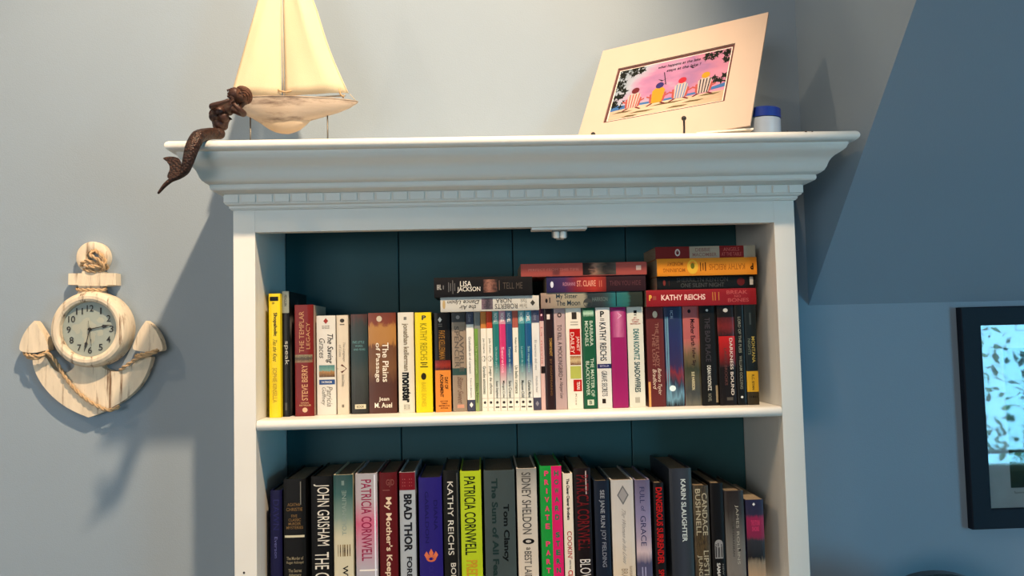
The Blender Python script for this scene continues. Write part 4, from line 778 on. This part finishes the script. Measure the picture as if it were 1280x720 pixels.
B['rfore'] = (ml(494, 212, -.058), .0046, 'relbow')
B['rwrist'] = (ml(470, 190, -.060), .0034, 'rfore')
B['rpalm'] = (ml(456, 174, -.059), .0038, 'rwrist')
body = skin('body', B, rust)
def prim(name, parts, m):
    bm = nb()
    for c_, r, sc, rot in parts: ball(bm, c_, r, 14, 10, sc, rot)
    return obj(name, bm, m, mer, True)
prim('bust', [(ml(356, 250, -.040), .0100, (1, 1, 1), None), (ml(402, 254, -.044), .0088, (1, 1, 1), None), (ml(378, 224, -.044), .0092, (1, 1, 1), None), (ml(378, 290, -.038), .0100, (1, 1, 1.1), None)], rust)
# fingers: four and a thumb on each hand, curled under the chin
def fingers(base, dirn, side, name):
    bm = nb(); d = Vector(dirn).normalized(); s = Vector(side).normalized(); n = d.cross(s)
    for k, L in enumerate((.0052, .0062, .0064, .0056)):
        b0 = base + s*(k-1.5)*.0017
        tube(bm, [b0, b0+d*L*.5, b0+d*L*.9+n*.0010], [.0010, .0009, .0006], 6)
    b0 = base - s*.0034 - d*.002; tube(bm, [b0, b0+d*.0026-s*.0012, b0+d*.0048-s*.0008], [.0011, .0010, .0007], 6)
    return obj(name, bm, rust, mer, True)
fingers(ml(442, 153, -.0605), (1, .1, .55), (.4, -.1, -1), 'fingers')
fingers(ml(456, 172, -.0615), (-.75, -.1, .8), (.8, 0, .5), 'fingers')
T = {}
T['hip'] = (ml(406, 347, -.032), .0098, None)
T['thigh'] = (ml(330, 346, -.052), .0102, 'hip')
T['knee'] = (ml(258, 362, -.0945), (.0118, .0118), 'thigh')
T['shin'] = (ml(222, 430, -.103), .0112, 'knee')
T['calf'] = (ml(205, 500, -.104), .0092, 'shin')
T['bend'] = (ml(184, 562, -.102), .0072, 'calf')
T['ankle'] = (ml(148, 588, -.102), .0052, 'bend')
T['root'] = (ml(108, 606, -.102), .0040, 'ankle')
T['lobe'] = (ml(72, 636, -.102), .0034, 'root')
T['tip'] = (ml(32, 686, -.102), .0018, 'lobe')
skin('fish_tail', T, scal)
fp = outline([(150, 585), (100, 600), (90, 585), (104, 545), (92, 512), (66, 488), (100, 478), (140, 482), (160, 496), (168, 530), (166, 556), (150, 585)], 4)[:-1]
bm = nb(); prism(bm, [(ml(x, z, -.098).x, ml(x, z, -.098).z) for x, z in fp], -.0575, -.0610, bev=.001); obj('tail_fin', bm, scal, mer, True, angle=40)
# head: face turned up to the left, hair swept back
fd = Vector((-.75, -.45, .35)).normalized()             # way the face looks
hc = ml(484, 130, -.038); upv = Vector((.45, .0, .9)); upv = (upv-fd*upv.dot(fd)).normalized(); rv = fd.cross(upv)
hp = lambda a, b_, c_: hc + fd*a + rv*b_ + upv*c_
bm = nb()
ball(bm, hp(.0052, 0, -.0012), .0100, 16, 12, (1, 1, 1.1))
tube(bm, [hp(.0145, 0, .003), hp(.0178, 0, -.0010), hp(.0158, 0, -.0022)], [.0008, .0015, .0012], 8)
for s in (-1, 1):
    ball(bm, hp(.0138, s*.0030, .0022), .0014, 8, 6)
    tube(bm, [hp(.0142, s*.0012, .0040), hp(.0138, s*.0032, .0046), hp(.0118, s*.0050, .0040)], .0008, 6)
    ball(bm, hp(.0010, s*.0098, .0), .0020, 8, 6)
tube(bm, [hp(.0140, -.0024, -.0046), hp(.0154, 0, -.0044), hp(.0140, .0024, -.0046)], .0008, 6)
tube(bm, [hp(.0136, -.0020, -.0060), hp(.0150, 0, -.0062), hp(.0136, .0020, -.0060)], .0009, 6)
ball(bm, hp(.0118, 0, -.0086), .0028, 10, 8)
obj('face', bm, rust, mer, True)
hairm = mat('hair_rust', (88, 52, 32), .5, .2, 50, .8, 250, metal=.25, stretch=(1, 1, 8), streak=((60, 36, 26), (60, 60, 6), 1.5, .5, .6))
bm = nb()
ball(bm, hp(-.0062, 0, .0016), .0150, 20, 14, (1.0, 1, 1.0))
for k in range(11):
    ph = (k-5)*.30; pth = []
    for j in range(11):
        th = math.radians(35+j*17); q = (math.cos(th)*math.cos(ph), math.sin(ph)*(.6+.4*math.sin(th)), math.sin(th)*math.cos(ph))
        L_ = math.sqrt(sum(v*v for v in q)); pth.append(hp(-.0062+.0148*q[0]/L_, .0148*q[1]/L_+.0006*math.sin(j*1.6+k), .0016+.0148*q[2]/L_))
    tube(bm, pth, [.0012]+[.0019]*9+[.0012], 6)
for k in range(7):
    a = -1+k/3
    tube(bm, spline([hp(.002, a*.011, .009-abs(a)*.006), hp(-.008, a*.012, .004), hp(-.012, a*.009, -.005), hp(-.011, a*.006, -.015), hp(-.009, a*.003, -.022)], 4), [.003]*8+[.0034]*5+[.0028]*3+[.0014], 7)
obj('hair', bm, hairm, mer, True)

# ------------------------------------------------------------------ matted print on a small easel
matm = mat('cream_mat_board', (188, 170, 156), .8, .015, 20, .1, 400)
YAWC, TILT = .6151, .536
CW, CH = .3241, .2668
rd = Vector((math.cos(YAWC), -math.sin(YAWC), 0)); bk = Vector((math.sin(YAWC), math.cos(YAWC), 0))
upc = Vector((0, 0, 1))*math.cos(TILT)+bk*math.sin(TILT); nrm_ = upc.cross(rd)   # away from the viewer
BR = Vector((.4347, -.0727, 1.930)); BL = BR - rd*CW
pr_ = empty('matted_print', BL)
pr_.matrix_world = Matrix(((rd.x, nrm_.x, upc.x, BL.x), (rd.y, nrm_.y, upc.y, BL.y), (rd.z, nrm_.z, upc.z, BL.z), (0, 0, 0, 1)))
tag(pr_, 'cream matted beach print of four striped deck chairs, leaning on the bookcase top', 'picture')
A_, B_, C_, D_ = .1426*CW, (1-.1572)*CW, .2453*CH, (1-.2313)*CH      # window in the mat: left, right, bottom, top
def ring(bm, x0, x1, z0, z1, i0, i1, j0, j1, ya, yb):
    o = [(x0, z0), (x1, z0), (x1, z1), (x0, z1)]; n = [(i0, j0), (i1, j0), (i1, j1), (i0, j1)]
    V = [[bm.verts.new((x, y, z)) for x, z in L] for L, y in ((o, ya), (n, ya), (o, yb), (n, yb))]
    for k in range(4):
        j = (k+1) % 4
        bm.faces.new((V[0][k], V[0][j], V[1][j], V[1][k])); bm.faces.new((V[2][k], V[3][k], V[3][j], V[2][j]))
        bm.faces.new((V[0][k], V[2][k], V[2][j], V[0][j])); bm.faces.new((V[1][k], V[1][j], V[3][j], V[3][k]))
    return bm
obj('mat_board', ring(nb(), 0, CW, 0, CH, A_, B_, C_, D_, 0, .0022), matm, pr_)
innr = mat('plum_inner_mat', (84, 46, 46), .8)
g_ = .0042
obj('inner_mat', ring(nb(), A_-.004, B_+.004, C_-.004, D_+.004, A_+g_, B_-g_, C_+g_, D_-g_, .0023, .0032), innr, pr_)
obj('backing_board', bx(.001, CW-.001, .0042, .0062, .001, CH-.001), mat('grey_card_back', (150, 140, 128), .9), pr_)
paper = mat('print_paper', (226, 214, 206), .7)
obj('print_paper', bx(A_-.003, B_+.003, .0034, .0040, C_-.003, D_+.003), paper, pr_)
PX0, PX1, PZ0, PZ1 = A_+g_+.002, B_-g_-.002, C_+g_+.002, D_-g_-.002
def pp(u, v, l): return (PX0+(PX1-PX0)*u, .00335-.00004*l, PZ0+(PZ1-PZ0)*v)
sky = grad([(0, (140, 156, 170)), (.2, (160, 166, 184)), (.4, (172, 124, 160)), (.6, (150, 112, 152)), (.8, (180, 124, 152)), (1, (184, 134, 160))], axis=0, distort=1.1, nscale=2.6, rough=.8)
bm = nb(); bm.faces.new([bm.verts.new(pp(u, v, 0)) for u, v in ((0, .2), (1, .2), (1, 1), (0, 1))]); obj('painted_sky', bm, sky, pr_, recalc=False)
sand = grad([(0, (186, 164, 146)), (.5, (200, 180, 160)), (1, (176, 158, 136))], axis=0, distort=1.4, nscale=6, rough=.8)
bm = nb(); bm.faces.new([bm.verts.new(pp(u, v, 0)) for u, v in ((0, 0), (1, 0), (1, .2), (0, .2))]); obj('painted_sand', bm, sand, pr_, recalc=False)
def blob(bm, pts, l, mi=0):
    f = bm.faces.new([bm.verts.new(pp(u, v, l)) for u, v in pts]); f.material_index = mi
pal = [ink(tuple(int(q_*.86) for q_ in c_), .8) for c_ in ((36, 44, 38), (80, 130, 190), (190, 100, 96), (206, 196, 192), (210, 166, 60), (200, 60, 80), (70, 60, 130), (120, 50, 60), (120, 110, 80), (60, 50, 70), (120, 150, 200))]
bm = nb()
blob(bm, [(0, .17), (.25, .21), (.5, .20), (.78, .22), (1, .26), (1, .34), (.8, .26), (.5, .24), (.2, .25), (0, .28)], 1, 1)
random.seed(3)
for (u, v, n, sx, sz) in ((.10, .93, 26, .14, .07), (.03, .75, 14, .05, .12), (.05, .50, 12, .06, .12), (.04, .30, 14, .07, .06), (.90, .92, 26, .13, .07), (.97, .78, 8, .04, .06), (.95, .42, 16, .08, .07)):
    for k in range(n):
        a, q = u+random.uniform(-1, 1)*sx, v+random.uniform(-1, 1)*sz; r = random.uniform(.018, .042); th = random.uniform(0, 6.28)
        P_ = [(a+r*math.cos(th+t_)*(1 if j % 2 else .35), q+1.9*r*math.sin(th+t_)*(1 if j % 2 else .35)) for j, t_ in enumerate([2*math.pi*j/8 for j in range(8)])]
        blob(bm, [(min(1, max(0, x)), min(1, max(0, z))) for x, z in P_], 3+k % 3, 0)
for u, v, w_ in ((.12, .12, .1), (.30, .07, .12), (.52, .14, .16), (.75, .09, .1), (.88, .16, .1), (.2, .02, .08), (.62, .04, .1)):
    blob(bm, [(u-w_, v), (u-w_*.3, v+.025), (u+w_, v+.01), (u+w_*.4, v-.012)], 2, 8)
for i, (u, seat, st, hat) in enumerate(((.20, 2, 3, 7), (.42, 4, 4, 6), (.62, 3, 10, 5), (.82, 3, 9, 4))):
    z = .20+i*.012
    for s in (-1, 1):
        blob(bm, [(u+s*.045, z-.02), (u+s*.065, z+.0), (u+s*.075, z+.16), (u+s*.058, z+.17)], 4, 2)
        blob(bm, [(u+s*.05, z+.07), (u+s*.10, z+.11), (u+s*.10, z+.14), (u+s*.05, z+.10)], 5, 2)
        blob(bm, [(u+s*.04, z-.01), (u+s*.09, z-.06), (u+s*.075, z-.07), (u+s*.03, z-.03)], 5, 7)
    blob(bm, [(u-.045, z-.02), (u+.045, z-.02), (u+.058, z+.22), (u+.03, z+.27), (u-.03, z+.27), (u-.058, z+.22)], 6, 3 if seat != 4 else 4)
    if seat != 4:
        for k in range(4):
            x = -.036+k*.022; blob(bm, [(u+x, z-.02), (u+x+.009, z-.02), (u+x*1.25+.012, z+.245), (u+x*1.25+.002, z+.245)], 7, (2, 0, 10, 9)[i])
    blob(bm, [(u+.036*math.cos(t_), z+.315+.06*math.sin(t_)) for t_ in [2*math.pi*j/12 for j in range(12)]], 8, hat)
for u, v in ((.44, .60), (.70, .74), (.86, .82)):
    blob(bm, [(u-.05, v+.06), (u-.01, v), (u+.04, v+.05), (u, v+.02)], 4, 9)
for u0, v0, u1, v1 in ((.38, .42, .47, .56), (.47, .52, .43, .78)):
    blob(bm, [(u0, v0), (u0+.008, v0), (u1+.008, v1), (u1, v1)], 4, 9)
obj('painted_scene', bm, pal, pr_, recalc=False)
bm = nb()
for s_, u0, u1, v0, v1 in (('what happens at the lake', .36, .74, .86, .93), ('stays at the lake !', .45, .75, .76, .83)):
    def mpf(a, b_, u0=u0, u1=u1, v0=v0, v1=v1): return pp(u0+(u1-u0)*(a+.02*b_), v0+(v1-v0)*b_, 7)
    put_text(bm, s_, mpf, 0, .02)
obj('print_lettering', bm, pal[9], pr_, recalc=False)
# easel: black wire, ball tipped prongs hold the lower edge
ironm = mat('black_iron', (16, 15, 15), .4, .05, 50)
es = empty('picture_easel', (BL+rd*CW*.45)*1.0); es.location.z = ZTOP
tag(es, 'black wire easel with ball-tipped prongs holding the matted print', 'easel')
OE = Vector(es.location)
def foot(px, py):                                       # prong just in front of the card's lower edge
    best = None
    for k in range(200):
        s = k/199; q = BL + rd*CW*s - bk*.012; d = q-CAM; x = 640+F*d.dot(rt)/d.dot(fw)
        if best is None or abs(x-px) < best[0]: best = (abs(x-px), q)
    return best[1]
for px, py in ((855, 148), (742, 168)):
    q = foot(px, py); zb_ = ZTOP+.0030
    base = Vector((q.x, q.y, zb_)); f_ = at(px, py, q.y); zt_ = f_.z
    bk2 = base + bk*.16
    bm = nb(); tube(bm, spline([Vector((q.x, q.y, zt_)), Vector((q.x, q.y, (zt_+zb_)/2+.003)), base, base+bk*.02, base+bk*.08, bk2], 4), .0018, 8)
    obj('prong', bm, ironm, es, True, loc=-OE)
    bm = nb(); ball(bm, (q.x, q.y, zt_), .0042, 14, 10); obj('prong_ball', bm, ironm, es, True, loc=-OE)
    a = base + bk*.006 + Vector((0, 0, .0)); bm = nb(); tube(bm, [base+bk*.035, base+bk*.035+Vector((0, 0, .022))+bk*.013+bk*.0, base+bk*.035+bk*.075+Vector((0, 0, .125))], .0018, 8)
    obj('rest_wire', bm, ironm, es, True, loc=-OE)
q1, q2 = foot(742, 168), foot(855, 148)
for f_, hh in ((.10, .0030),):
    obj('cross_wire', tube(nb(), [Vector((q1.x, q1.y, ZTOP+hh))+bk*f_, Vector((q2.x, q2.y, ZTOP+hh))+bk*f_], .0018, 8), ironm, es, True, loc=-OE)
# thin white card lying under the print's right corner
p0, p1 = at(866, 165, -.05), at(937, 160, -.05)
bm = nb(); x0, x1 = p0.x+.002, p1.x+.001
N = 10; pts = []
for k in range(N+1):
    t_ = k/N; pts.append((x0+(x1-x0)*t_, ZTOP+.0008+.006*t_**.8))
top_ = [(x, z+.0026) for x, z in pts]
prism(bm, pts + top_[::-1], -.066, .03)
cd = obj('white_card', bm, mat('white_card_paper', (238, 228, 212), .6, .01, 20)); tag(cd, 'thin white card lying curled beneath the right corner of the matted print', 'card')
# jar with a blue lid
pj0, pj1 = at(935, 150, .02), at(975, 150, .02)
r_ = (pj1.x-pj0.x)/2+.004; jx = pj1.x-r_
zl1, zl0 = at(957, 138, .02).z, at(957, 150, .02).z
jar = empty('round_jar', (jx, .02, ZTOP)); tag(jar, 'small round frosted jar with a blue screw lid, behind the print at right', 'jar')
bm = nb(); lathe(bm, [(0, .0004), (r_*.93, .0004), (r_*.97, .002), (r_*.97, zl0-ZTOP-.001), (0, zl0-ZTOP-.001)], 40)
obj('jar_body', bm, mat('frosted_plastic', (170, 184, 200), .35, .04, 20), jar, True, angle=40)
bm = nb(); prof = [(0, zl1-ZTOP), (r_*.93, zl1-ZTOP), (r_, zl1-ZTOP-.002), (r_, zl0-ZTOP), (r_*.95, zl0-ZTOP), (0, zl0-ZTOP)]
lathe(bm, prof, 48)
for k in range(0): pass
obj('jar_lid', bm, mat('blue_lid_plastic', (24, 52, 140), .35, .03, 20), jar, True, angle=40)

# ------------------------------------------------------------------ framed picture on the knee wall
fp_ = empty('framed_picture', (0, 0, 0))
X0, X1, Z0, Z1 = .916, 1.40, 1.2135, 1.6365
YF = YW-.001
def fx(px, py): return at(px, py, YF)
tl, bl_ = fx(1197, 384.5), fx(1207.5, 660); X0 = (tl.x+bl_.x)/2; Z1, Z0 = tl.z, bl_.z
X1 = X0+.50
il, ib = at(1227, 407, YW-.014), at(1236, 636, YW-.014)
fwid = (il.x+ib.x)/2-X0; fh1 = Z1-il.z; fh0 = ib.z-Z0
fp_.location = (X0, YW, Z0)
tag(fp_, 'black wide-framed picture with white mat on the blue knee wall at right', 'picture')
frm = mat('navy_black_frame', (18, 24, 36), .6, .05, 30, spec=.25)
Wd, Hd = X1-X0, Z1-Z0
bm = nb(); prof = [(0, -.001), (0, -.016), (.002, -.018), (fwid-.002, -.018), (fwid, -.0165), (fwid, -.010)]
rings = []
for o_, y in prof:
    k = o_/fwid
    rings.append([bm.verts.new(v) for v in ((o_, y, fh0*k), (Wd-o_, y, fh0*k), (Wd-o_, y, Hd-fh1*k), (o_, y, Hd-fh1*k))])
for A, Bq in zip(rings, rings[1:]):
    for k in range(4): bm.faces.new((A[k], A[(k+1) % 4], Bq[(k+1) % 4], Bq[k]))
obj('frame', bm, frm, fp_)
al, ab = at(1256.5, 500, YW-.009), at(1258, 610, YW-.009)
ml_, mbm = al.x-X0, ab.z-Z0
obj('mat_board', ring(nb(), fwid*.9, Wd-fwid*.9, fh0*.9, Hd-fh1*.9, ml_, Wd-ml_, mbm, Hd-(ml_-fwid+fh1), -.0085, -.0100), mat('white_mat', (206, 214, 214), .8), fp_)
land = grad([(0, (96, 130, 160)), (.35, (120, 150, 160)), (.55, (70, 100, 90)), (.7, (40, 62, 44)), (.85, (66, 84, 40)), (1, (48, 66, 34))], nscale=5, distort=.25, rough=.7)
obj('artwork', bx(ml_-.004, Wd-ml_+.004, -.0084, -.0078, mbm-.004, Hd-fh1), land, fp_)
bm = nb(); put_text(bm, 'Summer Garden', lambda a, b_: (ml_+.006+.05*a, -.0103, mbm-.011+.005*b_), 0, 0)
obj('caption_lettering', bm, ink((120, 120, 110)), fp_, recalc=False)
pane = bx(fwid*.95, Wd-fwid*.95, -.0130, -.0112, fh0*.95, Hd-fh1*.95)
obj('glass_pane', pane, glass, fp_)
obj('back_board', bx(.004, Wd-.004, -.006, -.0012, .004, Hd-.004), mat('brown_back', (120, 96, 70), .9), fp_)

# ------------------------------------------------------------------ black round-backed chair, only its top edge in view
ch = empty('round_backed_chair', (0, 0, 0)); YC = .06
tp = at(1170, 715, YC); rr = .150
tag(ch, 'black chair whose rounded back just shows at the bottom edge under the framed picture', 'chair')
ch.location = (tp.x, YC, 0)
blackw = mat('black_lacquer', (18, 16, 18), .35, .05, 20, coat=.3)
zc = tp.z-rr
bm = nb(); prism(bm, [(rr*math.cos(a), zc+rr*math.sin(a)) for a in [2*math.pi*k/48 for k in range(48)]], .012, -.012, bev=.006, seg=3); obj('backrest', bm, blackw, ch, True, angle=40)
zs_ = .47
bm = nb(); lathe(bm, [(0, zs_), (.19, zs_), (.2, zs_-.01), (.2, zs_-.03), (.18, zs_-.04), (0, zs_-.04)], 40, (0, -.21, 0)); obj('seat', bm, blackw, ch, True, angle=40)
for s in (-1, 1):
    obj('back_post', tube(nb(), [(s*.09, -.03, zs_-.02), (s*.10, 0, zc-.06)], .012, 10), blackw, ch, True)
    for y in (-.09, -.33): obj('leg', tube(nb(), [(s*.10, -.21+(y+.21)*.8, zs_-.03), (s*.17, -.21+(y+.21)*1.1, 0)], [.016, .011], 10), blackw, ch, True)
